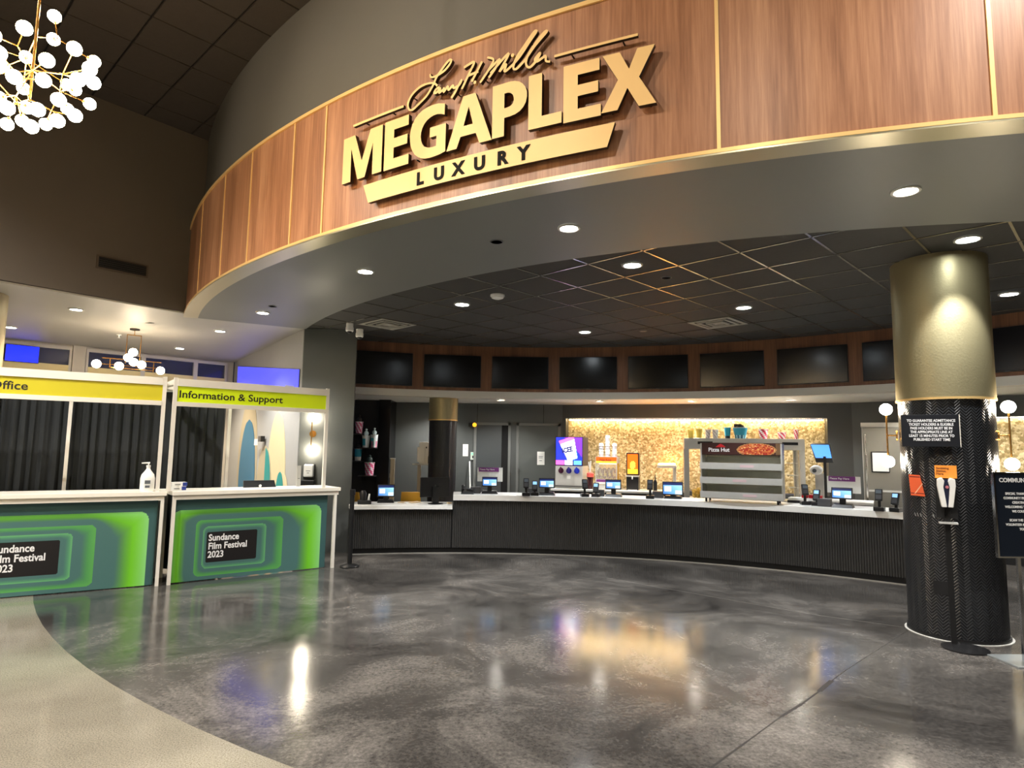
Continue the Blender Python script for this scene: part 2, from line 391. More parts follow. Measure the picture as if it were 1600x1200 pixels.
# round soffit, metal edge, fascia
TA0, TA1 = radians(-61.3), radians(52)
struct(obj('ceiling', MB().arc(CS, -1, 9.59, 11.08, TA0, TA1, ZC - .003, ZC + .012, 90), SOFF))
mb = MB(); n = 120
for i in range(n + 1):
    a = TA0 + (TA1 - TA0) * i / n
    for r, z in ((11.075, ZC - .004), (11.26, ZC - .012), (11.26, ZC + .018), (11.075, ZC + .02)): mb.v.append((CS[0] + r * sin(a), CS[1] - r * cos(a), z))
for i in range(n):
    for k in range(4): mb.f.append((4 * i + k, 4 * i + 4 + k, 4 * i + 4 + (k + 1) % 4, 4 * i + (k + 1) % 4)); mb.mi.append(0)
struct(obj('trim_1', mb, BAND, smooth=True))
FAS = struct(obj('wall_fascia', MB().arc(CS, -1, 11.10, 11.215, TA0 + .01, TA1, ZC + .01, 4.56, 120), mat('black_backing', (24, 18, 14), .8)))
seams = [-11.75, -10.61, -9.60, -8.83, -7.97, -7.47, -4.125, -2.705, 0.65, 2.07, 5.4, 6.8, 10.0]
for a, b in zip(seams[1:], seams[2:]):
    obj('panel', MB().arc(CS, -1, 11.215, 11.245, (a + .008) / 11.31, (b - .008) / 11.31, ZC + .022, 4.535, max(3, int((b - a) * 6))), WOOD, FAS)
for s in seams[1:]:
    obj('seam_strip', MB().arc(CS, -1, 11.215, 11.252, (s - .011) / 11.31, (s + .011) / 11.31, ZC + .022, 4.535, 1), GOLDTRIM, FAS)
obj('panel', MB().arc(CS, -1, 11.215, 11.245, -12.06 / 11.31, -10.62 / 11.31, ZC + .022, 4.535, 6), WOOD, FAS)
obj('bottom_trim', MB().arc(CS, -1, 11.215, 11.262, TA0 + .01, TA1, ZC + .0, ZC + .024, 120), GOLDTRIM, FAS)
obj('top_trim', MB().arc(CS, -1, 11.10, 11.262, TA0 + .01, TA1, 4.535, 4.565, 120), GOLDTRIM, FAS)
struct(obj('wall_drum', MB().arc(CS, -1, 11.02, 11.10, TA0 + .005, TA1, 4.50, 5.90, 120), DRUM, smooth=True))

# left high wall (goes up from the low ceiling) with its slot grille
W0 = Vector((-5.78, 6.96, 0)); W1 = Vector((-4.43, 8.63, 0)); WD = (W1 - W0).normalized(); WN = Vector((-WD.y, WD.x, 0))
WANG = atan2(WD.y, WD.x)
far = W1 - WD * 19.0
wl = bpy.data.objects  # wall in its own frame: x along WD, y into the wall
LW = struct(obj('wall_left', MB().box(-19, 0.13, 0.0, 0.10, ZC + .025, 5.9), WALLBR, loc=(W1.x, W1.y, 0), rot=(0, 0, WANG)))
gr = thing('wall_grille', 'dark slot air grille set in the high brown wall left of the wood fascia', 'vent', tuple(W1 + WD * (-0.93) + Vector((0, 0, 3.815))), WANG)
obj('frame', MB().box(-.30, .30, -.012, -.001, -.085, .085), mat('brown_frame', (70, 58, 46), .6), gr)
obj('backing', MB().box(-.275, .275, -.018, -.012, -.065, .065), mat('grille_void', (10, 8, 7), .8), gr)
for k in range(5): obj('slat', MB().box(-.27, .27, -.026, -.019, -.054 + k * .026, -.048 + k * .026), mat('slat_black', (14, 12, 10), .6), gr)

# low light ceiling behind the booths
mb = MB(); mb.slab([(-4.475, 8.60), (-3.19, 9.56), (-5.98, 13.58), (-8.77, 10.90), (-19, 1.1), (-16.5, -6.0)], ZC, ZC + .02)
struct(obj('ceiling', mb, SOFFL))
# high ceiling of 2 ft tiles
mb = MB(); mb.box(-18, 16, -9, 16, 5.935, 5.96)
UC = struct(obj('ceiling', mb, UPG))
a = radians(47); ux = (cos(a), sin(a)); vx = (-sin(a), cos(a)); O = (-3.735, 6.033); g = 0.61
cnt = 0
for i in range(-9, 9):
    for j in range(-9, 7):
        c = (O[0] + (i + .5) * g * ux[0] + (j + .5) * g * vx[0], O[1] + (i + .5) * g * ux[1] + (j + .5) * g * vx[1])
        if hypot(c[0] - CS[0], c[1] - CS[1]) < 10.55 or c[1] < 2.9 or c[0] < -7.0 or c[0] > 1.5: continue
        hx = g / 2 - .012; q = [(c[0] + p * ux[0] + r * vx[0], c[1] + p * ux[1] + r * vx[1]) for p, r in ((-hx, -hx), (hx, -hx), (hx, hx), (-hx, hx))]
        q = clip_line(q, (W1.x, W1.y), (WD.y, -WD.x))
        if len(q) < 3: continue
        obj('ceiling_tile', MB().slab(q, 5.902, 5.93), UPT, UC); cnt += 1

# inner charcoal ceiling: tiles and metal grid
mb = MB(); q = [(CB[0] + 7.55 * cos(t * 2 * pi / 96), CB[1] + 7.55 * sin(t * 2 * pi / 96)) for t in range(97)]
q = [p for p in q if hypot(p[0] - CS[0], p[1] - CS[1]) < 11.0]
IC = struct(obj('ceiling', MB().slab(q, 3.40, 3.42), UPG))
a = -0.7756; ux = (cos(a), sin(a)); vx = (-sin(a), cos(a)); O = (-.163, 6.858); g = 0.621
def in_zone(q):
    q = clip_circle(q, CB, 7.585); return clip_circle(q, CS, 9.70) if len(q) > 2 else []
keep = 0
for i in range(-14, 16):
    for j in range(-6, 16):
        c = (O[0] + (i + .5) * g * ux[0] + (j + .5) * g * vx[0], O[1] + (i + .5) * g * ux[1] + (j + .5) * g * vx[1])
        if c[0] > 7.5 or c[1] < 2 or hypot(c[0] - CS[0], c[1] - CS[1]) > 10.1 or hypot(c[0] - CB[0], c[1] - CB[1]) > 8: continue
        hx = g / 2 - .010; q = [(c[0] + p * ux[0] + r * vx[0], c[1] + p * ux[1] + r * vx[1]) for p, r in ((-hx, -hx), (hx, -hx), (hx, hx), (-hx, hx))]
        q = in_zone(q)
        if len(q) < 3: continue
        obj('ceiling_tile', MB().slab(q, 3.366, 3.39), INT, IC); keep += 1
mbg = MB()
for i in range(-14, 17):
    for (A_, B_) in (((i, -7), (i, 16)), ((-15, i), (17, i))):
        p = lambda t: (O[0] + t[0] * g * ux[0] + t[1] * g * vx[0], O[1] + t[0] * g * ux[1] + t[1] * g * vx[1])
        P0, P1 = Vector(p(A_)), Vector(p(B_)); d = (P1 - P0).normalized(); nn = Vector((-d.y, d.x)) * .010; L = (P1 - P0).length; m_ = int(L / .3)
        for k in range(m_):
            a0, a1 = P0 + d * L * k / m_, P0 + d * L * (k + 1) / m_; mid = (a0 + a1) / 2
            if hypot(mid.x - CS[0], mid.y - CS[1]) > 9.85 or hypot(mid.x - CB[0], mid.y - CB[1]) > 7.5: continue
            mbg.slab([tuple(a0 - nn), tuple(a1 - nn), tuple(a1 + nn), tuple(a0 + nn)], 3.360, 3.3655)
gobj = obj('ceiling_grid', mbg, ING, IC); gobj['kind'] = 'stuff'

# shell walls outside the view and the ceiling of the service area
struct(obj('wall_rear', MB().box(-18, 16, -8.9, -8.8, 0, 5.93), WALLBR))
struct(obj('wall_right', MB().box(14.5, 14.6, -8.8, 9.5, 0, 5.93), WALLBR))
struct(obj('ceiling', MB().slab([(-3.5, 9.7), (-3.5, 14), (2, 14), (9, 12), (12, 8), (8.2, 5.0)] + [(CB[0] + 7.75 * sin(t), CB[1] + 7.75 * cos(t)) for t in [radians(78 - 6 * k) for k in range(17)]], 2.47, 2.50), mat('white_back_ceiling', (214, 214, 208), .6)))

# television bulkhead
A0, A1 = radians(-22), radians(80)
BH = struct(obj('wall_bulkhead', MB().arc(CB, 1, RB, RB + .16, A0, A1, 2.57, 3.40, 80), WOOD_D))
struct(obj('trim_2', MB().arc(CB, 1, RB - .012, RB + .20, A0, A1, 2.452, 2.57, 80), mat('pale_edge_trim', (196, 192, 182), .5), smooth=True))

# dark wing wall between booths and counter, pale wall with murals, window wall
def wall_seg(name, p, q, th, z0, z1, m, flip=1):
    p = Vector((*p, 0)); q = Vector((*q, 0)); d = q - p; ang = atan2(d.y, d.x)
    return struct(obj(name, MB().box(0, d.length, 0, th * flip, z0, z1), m, loc=p, rot=(0, 0, ang)))
wall_seg('wall_wing', (-3.19, 9.55), (-2.40, 9.60), .06, 0, 3.36, DKWALL)
wall_seg('wall_mural', (-6.0, 13.54), (-3.205, 9.56), .10, 0, 3.36, LTWALL)
WW0 = Vector((-8.77, 10.87, 0)); WW1 = Vector((-6.0, 13.54, 0)); WWD = (WW1 - WW0).normalized(); WWA = atan2(WWD.y, WWD.x)
struct(obj('wall_window', MB().box(-9, 3.85, .06, .2, 0, 2.35).box(-9, 3.85, .06, .2, 3.29, 3.36).box(3.70, 3.85, .06, .2, 2.35, 3.29)
           .box(.94, 1.14, -.02, .2, 2.35, 3.36).box(-9, -.62, .06, .2, 2.35, 3.29), mat('white_wall_paint', (222, 214, 198), .5), loc=WW0, rot=(0, 0, WWA)))
GLS = mat('dusk_window_glass', (84, 90, 128), .05, trans=.0, emit=0, coat=.5, alpha=.55)
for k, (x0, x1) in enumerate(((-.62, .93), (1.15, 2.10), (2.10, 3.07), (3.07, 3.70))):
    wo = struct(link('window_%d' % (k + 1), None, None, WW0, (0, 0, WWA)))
    obj('window_frame', MB().box(x0, x1, .0, .10, 3.26, 3.32).box(x0, x1, 0, .10, 2.35, 2.41).box(x0, x0 + .04, .0, .10, 2.41, 3.26).box(x1 - .04, x1, .0, .10, 2.41, 3.26), WHITE, wo)
    obj('pane', MB().box(x0 + .04, x1 - .04, .045, .055, 2.41, 3.26), GLS, wo)
    obj('warm_reflection', MB().box(x0 + .04, x1 - .04, -.01, .04, 2.82, 2.975), mat('cream_reflection', (250, 232, 170), .5), wo)  # cream strip paints the warm reflection across the window
sky = mat('evening_hills', (38, 40, 58), .9)
struct(obj('wall_outside', MB().box(-30, 30, 0, .2, -3, 7.5), mat('hillside_dusk', (44, 44, 62), .9, noise=.4, nscale=.5), loc=(-16, 27, 0), rot=(0, 0, WWA)))

# service area walls (local frames)
BW = wall_seg('wall_back', (-2.38, 12.6), (1.02, 12.6), .12, 0, 2.47, DKWALL)
wall_seg('wall_shelf', (-3.4, 12.15), (-2.55, 12.15), .12, 0, 2.47, DKWALL2)
wall_seg('wall_pilaster', (-2.52, 12.0), (-2.30, 12.0), .7, 0, 2.47, mat('gloss_black_paint', (14, 14, 16), .25))
NP = Vector((1.02, 12.62, 0)); NQ = Vector((5.66, 11.17, 0)); ND = (NQ - NP).normalized(); NL = (NQ - NP).length; NA = atan2(ND.y, ND.x)
nw = struct(obj('wall_niche', MB().box(0, NL + .35, 0, .1, 2.20, 2.47).box(0, .07, 0, .35, 0, 2.2).box(NL - .07, NL + .35, 0, .35, 0, 2.2).box(.07, NL - .07, 0, .1, 0, .84), mat('niche_frame_paint', (64, 65, 64), .5), loc=NP, rot=(0, 0, NA)))
struct(obj('wall_gold', MB().box(.07, NL - .07, .25, .33, .84, 2.2), MOSAIC, loc=NP, rot=(0, 0, NA)))
wall_seg('wall_side', (5.9, 11.15), (7.05, 9.9), .12, 0, 2.47, DKWALL)
wall_seg('wall_side', (6.55, 9.95), (9.5, 7.6), .12, 0, 1.3, DKWALL2)
g2 = wall_seg('wall_gold', (6.55, 9.93), (9.5, 7.58), .12, 1.3, 2.12, MOSAIC)
wall_seg('wall_side', (6.55, 9.93), (9.5, 7.58), .12, 2.16, 2.47, DKWALL)
# panel joints on the back wall as thin reveals
for x in (1.70, 3.02): obj('reveal', MB().box(x - .006, x + .006, -.002, .0, 2.1, 2.46), LETB, BW)

def cove(name, p, q, z, label, strength=14, col=(255, 214, 140)):
    p = Vector((*p, z)); q = Vector((*q, z)); d = q - p
    t = thing(name, label, 'light', p, atan2(d.y, d.x))
    obj('housing', MB().box(0, d.length, -.02, .02, .006, .02), STEELD, t)
    obj('lit_tube', MB().box(0.01, d.length - .01, -.014, .014, -.006, .006), mat('cove_glow_%d' % strength, col, .4, emit=strength, emit_rgb=col), t)
cn = Vector((-ND.y, ND.x, 0))
pA = NP + ND * .1 + cn * .15; pB = NP + ND * (NL - .1) + cn * .15
cove('cove_light', pA.xy, pB.xy, 2.175, 'warm light strip along the top of the gold mosaic niche behind the counter', 26, (255, 226, 176))
cove('cove_light', (6.62, 9.83), (9.4, 7.62), 2.14, 'light strip above the gold wall at the right edge behind the round column', 12, (255, 246, 224))

# doors in the back wall
def door(no, x0, x1, opened, stuff):
    d = struct(link('door_%d' % no, None, None, (x0, 12.6, 0)))
    W = x1 - x0
    obj('door_frame', MB().box(-.05, 0, -.04, -.001, 0, 2.09).box(W, W + .05, -.04, -.001, 0, 2.09).box(-.05, W + .05, -.04, -.001, 2.04, 2.09), mat('grey_door_frame', (112, 114, 112), .4), d)
    if opened:
        obj('opening', MB().box(.50, W, -.012, -.001, 0, 2.04), mat('dark_opening', (6, 6, 7), .9), d)
        obj('door_leaf', MB().box(0, .50, -.03, -.002, 0.01, 2.04), mat('dark_door_paint', (62, 66, 68), .4), d)
    else:
        lf = obj('door_leaf', MB().box(0.005, W - .005, -.03, -.002, 0.01, 2.035), mat('grey_door_paint', (88, 92, 90), .45, noise=.06, nscale=4), d)
        for z in (1.75, 1.15, .4): obj('hinge', MB().box(-.012, .012, -.042, -.03, z - .06, z + .06), STEELD, lf)
        obj('handle', MB().box(W - .12, W - .02, -.07, -.03, 1.0, 1.02), STEELD, lf)
door(1, -.69, -.06, True, None); door(2, .153, .93, False, None)

# ================================================================== CEILING FITTINGS
def spot(parent, energy, color, angle=120, blend=.6, r=.05, z=-.03, rot=(0, 0, 0)):
    l = bpy.data.lights.new('lamp', 'SPOT'); l.energy = energy; l.color = color; l.spot_size = radians(angle); l.spot_blend = blend if angle != 82 else .35; l.shadow_soft_size = r
    o = bpy.data.objects.new('lamp', l); COL.objects.link(o); o.parent = parent; o.location = (0, 0, z); o.rotation_euler = rot; return o
def downlight(x, y, z, label, e, col, lens, r=.075, grp='recessed ceiling lights', ang=125):
    t = thing('recessed_light', label, 'light', (x, y, z), 0, grp)
    ringp = MB()
    n = 24; vs = []
    for rr, zz in ((r, -.001), (r + .018, -.001), (r + .016, -.012), (r, -.014), (r - .01, -.004)): vs += [(rr * cos(2 * pi * i / n), rr * sin(2 * pi * i / n), zz) for i in range(n)]
    fs = [(k * n + i, k * n + (i + 1) % n, ((k + 1) % 5) * n + (i + 1) % n, ((k + 1) % 5) * n + i) for k in range(5) for i in range(n)]
    obj('trim_ring', ringp.add(vs, fs), mat('lamp_ring', (200, 198, 190), .4, .3), t, True)
    obj('lens', MB().cyl((0, 0, -.006), (0, 0, -.001), r - .008, n=24), lens, t)
    if e: spot(t, e, col, ang, z=-.03)
    return t
for x, y, lb in ((-3.375, 8.383, 'recessed light in the round soffit nearest its left end above the information booth'),
                 (-1.514, 6.296, 'recessed light in the round soffit under the left end of the gold cinema sign'),
                 (.441, 4.946, 'recessed light in the middle of the round soffit'),
                 (2.657, 4.13, 'large recessed light in the right part of the round soffit')):
    downlight(x, y, ZC - .003, lb, E_SOFFIT, NEUT, LENS)
for x, y, lb in ((-5.882, 8.361, 'recessed light in the pale ceiling in front of the small globe chandelier'),
                 (-4.61, 9.817, 'recessed light in the pale ceiling to the right of the small globe chandelier'),
                 (-6.208, 11.663, 'recessed light in the pale ceiling nearest the clerestory windows'),
                 (-7.864, 9.761, 'recessed light in the pale ceiling beside the brass column at the left edge')):
    downlight(x, y, ZC, lb, E_HALL, WARM if x < -5 else NEUT, LENS)
for x, y, lb in ((-.642, 7.784, 'recessed light in the charcoal grid ceiling beside the white round detector'),
                 (1.154, 5.998, 'recessed light in the charcoal grid ceiling nearest the front soffit'),
                 (1.102, 9.509, 'recessed light in the charcoal grid ceiling closest to the wooden screen wall'),
                 (2.872, 7.724, 'recessed light in the charcoal grid ceiling beside the right square air vent'),
                 (3.791, 5.12, 'recessed light in the charcoal grid ceiling in front of the round column'),
                 (5.515, 6.874, 'recessed light in the charcoal grid ceiling behind and right of the round column')):
    downlight(x, y, 3.366, lb, E_COUNTER, COOL, LENSC, .085, ang=82)
for x, y, w_ in ((-1.5, 11.9, 'above the white ticket machine'), (-.2, 11.6, 'above the open doorway'), (1.6, 11.5, 'above the slush machine'), (3.2, 11.2, 'above the left end of the popcorn cabinet'), (4.7, 10.6, 'above the order screen'), (6.2, 9.4, 'above the steel refrigerator'), (7.3, 8.2, 'behind the big round column')):
    downlight(x, y, 2.469, 'recessed light in the low service ceiling ' + w_, E_BACK, NEUT, LENS, .06, 'hidden service area lights', 140)
# wall washers on the high ceiling aimed at the fascia
for k, (x, y, s) in enumerate(((-6.6, 3.8, -8.4), (-4.4, 2.2, -6.6), (-3.0, .9, -5.0), (0.2, -.4, -2.6))):
    t = thing('wall_washer', 'black adjustable wall washer on the high ceiling aimed at the wood fascia', 'light', (x, y, 5.9), 0, 'wall washers of the high ceiling')
    obj('housing', MB().cyl((0, 0, 0), (0, 0, -.05), .06).cyl((0, 0, -.05), (0.02, .05, -.2), .045), BLACKM, t, True)
    tgt = Vector(drum(s, 4.0)); d = tgt - Vector((x, y, 5.66))
    sp = spot(t, E_WASH * (.55, 1, .9, .42)[k], (1, .89, .74), 70, .8, .06, -.24); sp.rotation_euler = d.to_track_quat('-Z', 'Y').to_euler()
for k, (x, y) in enumerate(((-1.5, -1.5), (3.2, -1.4), (-5, -2.5), (7.5, -2.5), (-7.5, 2.2), (-4.6, 2.9), (-5.2, 3.9), (3.4, 1.6))):
    downlight(x, y, 5.9, 'added unseen light at the high ceiling to brighten floor and booths', 380, (1, .955, .90), LENS, .09, 'added high ceiling lights out of view', 130)  # lamps added out of view to brighten the floor and booths

def vent(x, y, z, label, ang):
    t = thing('ceiling_vent', label, 'vent', (x, y, z), ang)
    vm = mat('vent_enamel', (150, 148, 138), .5); vd = mat('vent_void', (12, 11, 10), .8)
    obj('backing', MB().box(-.29, .29, -.29, .29, -.004, 0), vd, t)
    for k, s in enumerate((.30, .21, .12)):
        wd = .05 if k == 0 else .03
        mb = MB()
        for sx, sy in ((1, 0), (-1, 0), (0, 1), (0, -1)):
            if sx: mb.box(min(sx * s, sx * (s - wd)), max(sx * s, sx * (s - wd)), -s, s, -.012 - .006 * k, -.006)
            else: mb.box(-s + wd, s - wd, min(sy * s, sy * (s - wd)), max(sy * s, sy * (s - wd)), -.012 - .006 * k, -.006)
        obj('louvre_ring' if k else 'frame', mb, vm, t)
    obj('centre_plate', MB().box(-.06, .06, -.06, .06, -.016, -.006), vm, t)
vent(-1.84, 9.13, 3.364, 'square ceiling air vent above the left end of the counter beside the cameras', -.7756)
vent(2.86, 8.68, 3.364, 'square ceiling air vent in the charcoal ceiling right of centre', -.7756)
t = thing('ceiling_detector', 'white round detector on the charcoal ceiling', 'detector', (-.186, 7.29, 3.366))
obj('base', MB().cyl((0, 0, -.018), (0, 0, 0), .085, n=28), WHITEP, t, True); obj('dome', MB().lathe([(.075, 0), (.07, -.02), (.04, -.032), (.001, -.035)], (0, 0, -.018), 24), WHITEP, t, True)
for x, y, z, lb, r in ((-.152, 5.319, ZC - .003, 'dark flush speaker disc in the grey soffit left of its middle light', .05), (-3.095, 7.984, ZC - .003, 'small dark sprinkler cap in the grey soffit near its left end', .045),
                    (1.592, 6.435, 3.366, 'small pale sprinkler cap between two grid bars of the charcoal ceiling', .045), (1.966, 9.386, 3.366, 'small pale cap in the charcoal ceiling above the wooden screen wall', .045), (-5.382, 9.223, ZC, 'small flush cap in the pale ceiling beside the small chandelier', .05)):
    dark = z < 3.36 and x > -4
    t = thing('flush_disc', lb, 'ceiling disc', (x, y, z)); obj('disc', MB().cyl((0, 0, -.006), (0, 0, 0), r, n=20), mat('cap_dark', (60, 56, 50), .5) if dark else mat('cap_pale', (176, 168, 152), .5), t)
    obj('rim', MB().lathe([(r, -.006), (r + .01, -.003), (r + .01, -.0005), (r, -.0005)], n=20), STEELD, t)
t = thing('sprinkler_head', 'small white pendent sprinkler hanging from the pale ceiling beside the small chandelier', 'sprinkler', (-6.507, 10.308, ZC))
obj('flange', MB().cyl((0, 0, -.008), (0, 0, 0), .035), WHITEP, t); obj('stem', MB().cyl((0, 0, -.05), (0, 0, -.008), .01), WHITEP, t); obj('deflector', MB().cyl((0, 0, -.055), (0, 0, -.05), .022), WHITEP, t)
def camera_dome(x, y, z, label):
    t = thing('security_camera', label, 'camera', (x, y, z), 0, 'dome cameras')
    obj('mount', MB().cyl((0, 0, 0), (0, 0, .06 if z > 3.25 else .10), .052, n=20), WHITEP, t, True)
    obj('body', MB().lathe([(.058, 0), (.058, -.05), (.05, -.06)], n=20), WHITEP, t, True)
    obj('lens_dome', MB().sphere((0, 0, -.06), .036, 14, 8), BLACK, t, True)
camera_dome(-2.40, 9.16, 3.31, 'white dome camera on the left, above the corner of the dark wing wall')
camera_dome(-2.30, 9.36, 3.262, 'white dome camera on the right, lower of the pair by the dark wing wall')

# ================================================================== GOLD CINEMA SIGN ON THE FASCIA
LET = {
 'M': [[(-7.123, 4.092), (-6.985, 4.092), (-6.894, 3.852), (-6.803, 4.092), (-6.666, 4.092), (-6.666, 3.704), (-6.769, 3.704), (-6.770, 3.969), (-6.853, 3.704), (-6.938, 3.704), (-7.026, 3.985), (-7.022, 3.704), (-7.126, 3.704)]],
 'E': [[(-6.640, 4.096), (-6.392, 4.096), (-6.392, 4.013), (-6.540, 4.013), (-6.540, 3.943), (-6.401, 3.943), (-6.401, 3.866), (-6.540, 3.866), (-6.540, 3.779), (-6.383, 3.779), (-6.383, 3.699), (-6.640, 3.699)]],
 'G': [[(-6.047, 4.084), (-6.047, 3.998), (-6.080, 4.012), (-6.115, 4.020), (-6.150, 4.019), (-6.180, 4.011), (-6.212, 3.996), (-6.237, 3.974), (-6.256, 3.944), (-6.265, 3.915), (-6.268, 3.882), (-6.262, 3.848), (-6.250, 3.820), (-6.231, 3.797), (-6.207, 3.783), (-6.180, 3.775), (-6.150, 3.773), (-6.119, 3.775), (-6.118, 3.853), (-6.180, 3.853), (-6.180, 3.930), (-6.033, 3.930), (-6.033, 3.712), (-6.078, 3.702), (-6.125, 3.697), (-6.175, 3.695), (-6.222, 3.700), (-6.258, 3.711), (-6.290, 3.729), (-6.322, 3.755), (-6.345, 3.787), (-6.362, 3.823), (-6.371, 3.863), (-6.375, 3.915), (-6.368, 3.963), (-6.352, 4.006), (-6.328, 4.042), (-6.300, 4.067), (-6.265, 4.086), (-6.218, 4.099), (-6.168, 4.105), (-6.107, 4.101)]],
 'A': [[(-5.885, 4.092), (-5.779, 4.092), (-5.637, 3.706), (-5.737, 3.706), (-5.770, 3.788), (-5.900, 3.788), (-5.933, 3.706), (-6.022, 3.706)], [(-5.834, 4.003), (-5.796, 3.864), (-5.876, 3.864)]],
 'P': [[(-5.635, 4.096), (-5.500, 4.097), (-5.460, 4.092), (-5.425, 4.078), (-5.398, 4.056), (-5.378, 4.028), (-5.366, 3.992), (-5.365, 3.955), (-5.373, 3.915), (-5.392, 3.885), (-5.419, 3.862), (-5.455, 3.848), (-5.495, 3.842), (-5.539, 3.841), (-5.539, 3.709), (-5.635, 3.709)],
       [(-5.540, 4.020), (-5.515, 4.020), (-5.492, 4.013), (-5.475, 3.996), (-5.466, 3.975), (-5.465, 3.952), (-5.474, 3.930), (-5.490, 3.918), (-5.512, 3.913), (-5.540, 3.913)]],
 'L': [[(-5.352, 4.096), (-5.253, 4.096), (-5.253, 3.788), (-5.109, 3.788), (-5.109, 3.709), (-5.352, 3.709)]],
 'X': [[(-4.828, 4.098), (-4.716, 4.098), (-4.656, 3.971), (-4.602, 4.098), (-4.492, 4.098), (-4.592, 3.903), (-4.486, 3.709), (-4.595, 3.709), (-4.667, 3.845), (-4.731, 3.711), (-4.838, 3.711), (-4.728, 3.912)]],
}
LET['E2'] = [[(x + 1.543, z) for x, z in LET['E'][0]]]
s0 = -5.8; ORG = Vector(drum(s0, 3.78)); SANG = s0 / 11.31
sign = thing('cinema_sign', 'large gold dimensional lettering sign with script signature mounted on the curved wood fascia', 'sign', ORG, SANG)
MI = Matrix.Translation(ORG) @ Matrix.Rotation(SANG, 4, 'Z'); MI = MI.inverted()
def on_drum(me):
    for v in me.vertices: v.co = MI @ Vector(drum(v.co.x, v.co.y, v.co.z))
def relief(name, loops, depth, off=0.0, mats=(SIGNGOLD, SIGNSIDE)):
    me = poly_curve(name, loops, depth)
    for v in me.vertices: v.co.z += off - depth / 2
    me.materials.clear(); [me.materials.append(x) for x in mats]
    for p in me.polygons: p.material_index = 0 if abs(p.normal.z) > .9 else 1
    on_drum(me); return link(name, me, sign)
for k in ('M', 'E', 'G', 'A', 'P', 'L', 'E2', 'X'): relief('letter', LET[k], .035, 0.005)
def bar(name, x0, x1, y0, y1, x0b, x1b, depth, n=30):  # top y1 from x0..x1, bottom y0 from x0b..x1b, bent to the drum
    mb = MB()
    for i in range(n + 1):
        t_ = i / n; a, b = x0 + (x1 - x0) * t_, x0b + (x1b - x0b) * t_
        for q in ((a, y1, .005), (b, y0, .005), (b, y0, .005 - depth), (a, y1, .005 - depth)): mb.v.append(tuple(MI @ Vector(drum(*q))))
    for i in range(n):
        for k in range(4): mb.f.append((4 * i + k, 4 * i + 4 + k, 4 * i + 4 + (k + 1) % 4, 4 * i + (k + 1) % 4)); mb.mi.append(0 if k == 0 else 1)
    mb.f += [(0, 1, 2, 3), (4 * n + 3, 4 * n + 2, 4 * n + 1, 4 * n)]; mb.mi += [1, 1]
    return obj(name, mb, [SIGNGOLD, SIGNSIDE], sign)
bar('banner_bar', -6.862, -4.747, 3.478, 3.634, -6.799, -4.799, .03)
bar('rule_bar', -7.018, -6.450, 4.168, 4.188, -7.010, -6.450, .025, 8)
bar('rule_bar', -5.165, -4.598, 4.180, 4.198, -5.165, -4.598, .025, 8)
for ch, x in zip('LUXURY', (-6.293, -6.130, -5.958, -5.778, -5.588, -5.425)):
    cu = bpy.data.curves.new('t', 'FONT'); cu.body = ch; cu.size = .132; cu.extrude = .003; cu.offset = .0055; cu.resolution_u = 4
    to = bpy.data.objects.new('t', cu); COL.objects.link(to)
    me = bpy.data.meshes.new_from_object(to.evaluated_get(bpy.context.evaluated_depsgraph_get())); bpy.data.objects.remove(to)
    for v in me.vertices: v.co = Vector((v.co.x + x, v.co.y + 3.509, v.co.z + .0075))
    me.materials.clear(); me.materials.append(mat('deep_black_print', (3, 3, 3), .9)); me.name = 'small_letter'; on_drum(me); link('small_letter', me, sign)
def catmull(p, k=5):
    o = []
    for i in range(len(p) - 1):
        a, b, c, d = p[max(i - 1, 0)], p[i], p[i + 1], p[min(i + 2, len(p) - 1)]
        for j in range(k):
            t = j / k; o.append(tuple(.5 * (2 * b[m] + (c[m] - a[m]) * t + (2 * a[m] - 5 * b[m] + 4 * c[m] - d[m]) * t * t + (3 * b[m] - a[m] - 3 * c[m] + d[m]) * t ** 3) for m in (0, 1)))
    return o + [p[-1]]
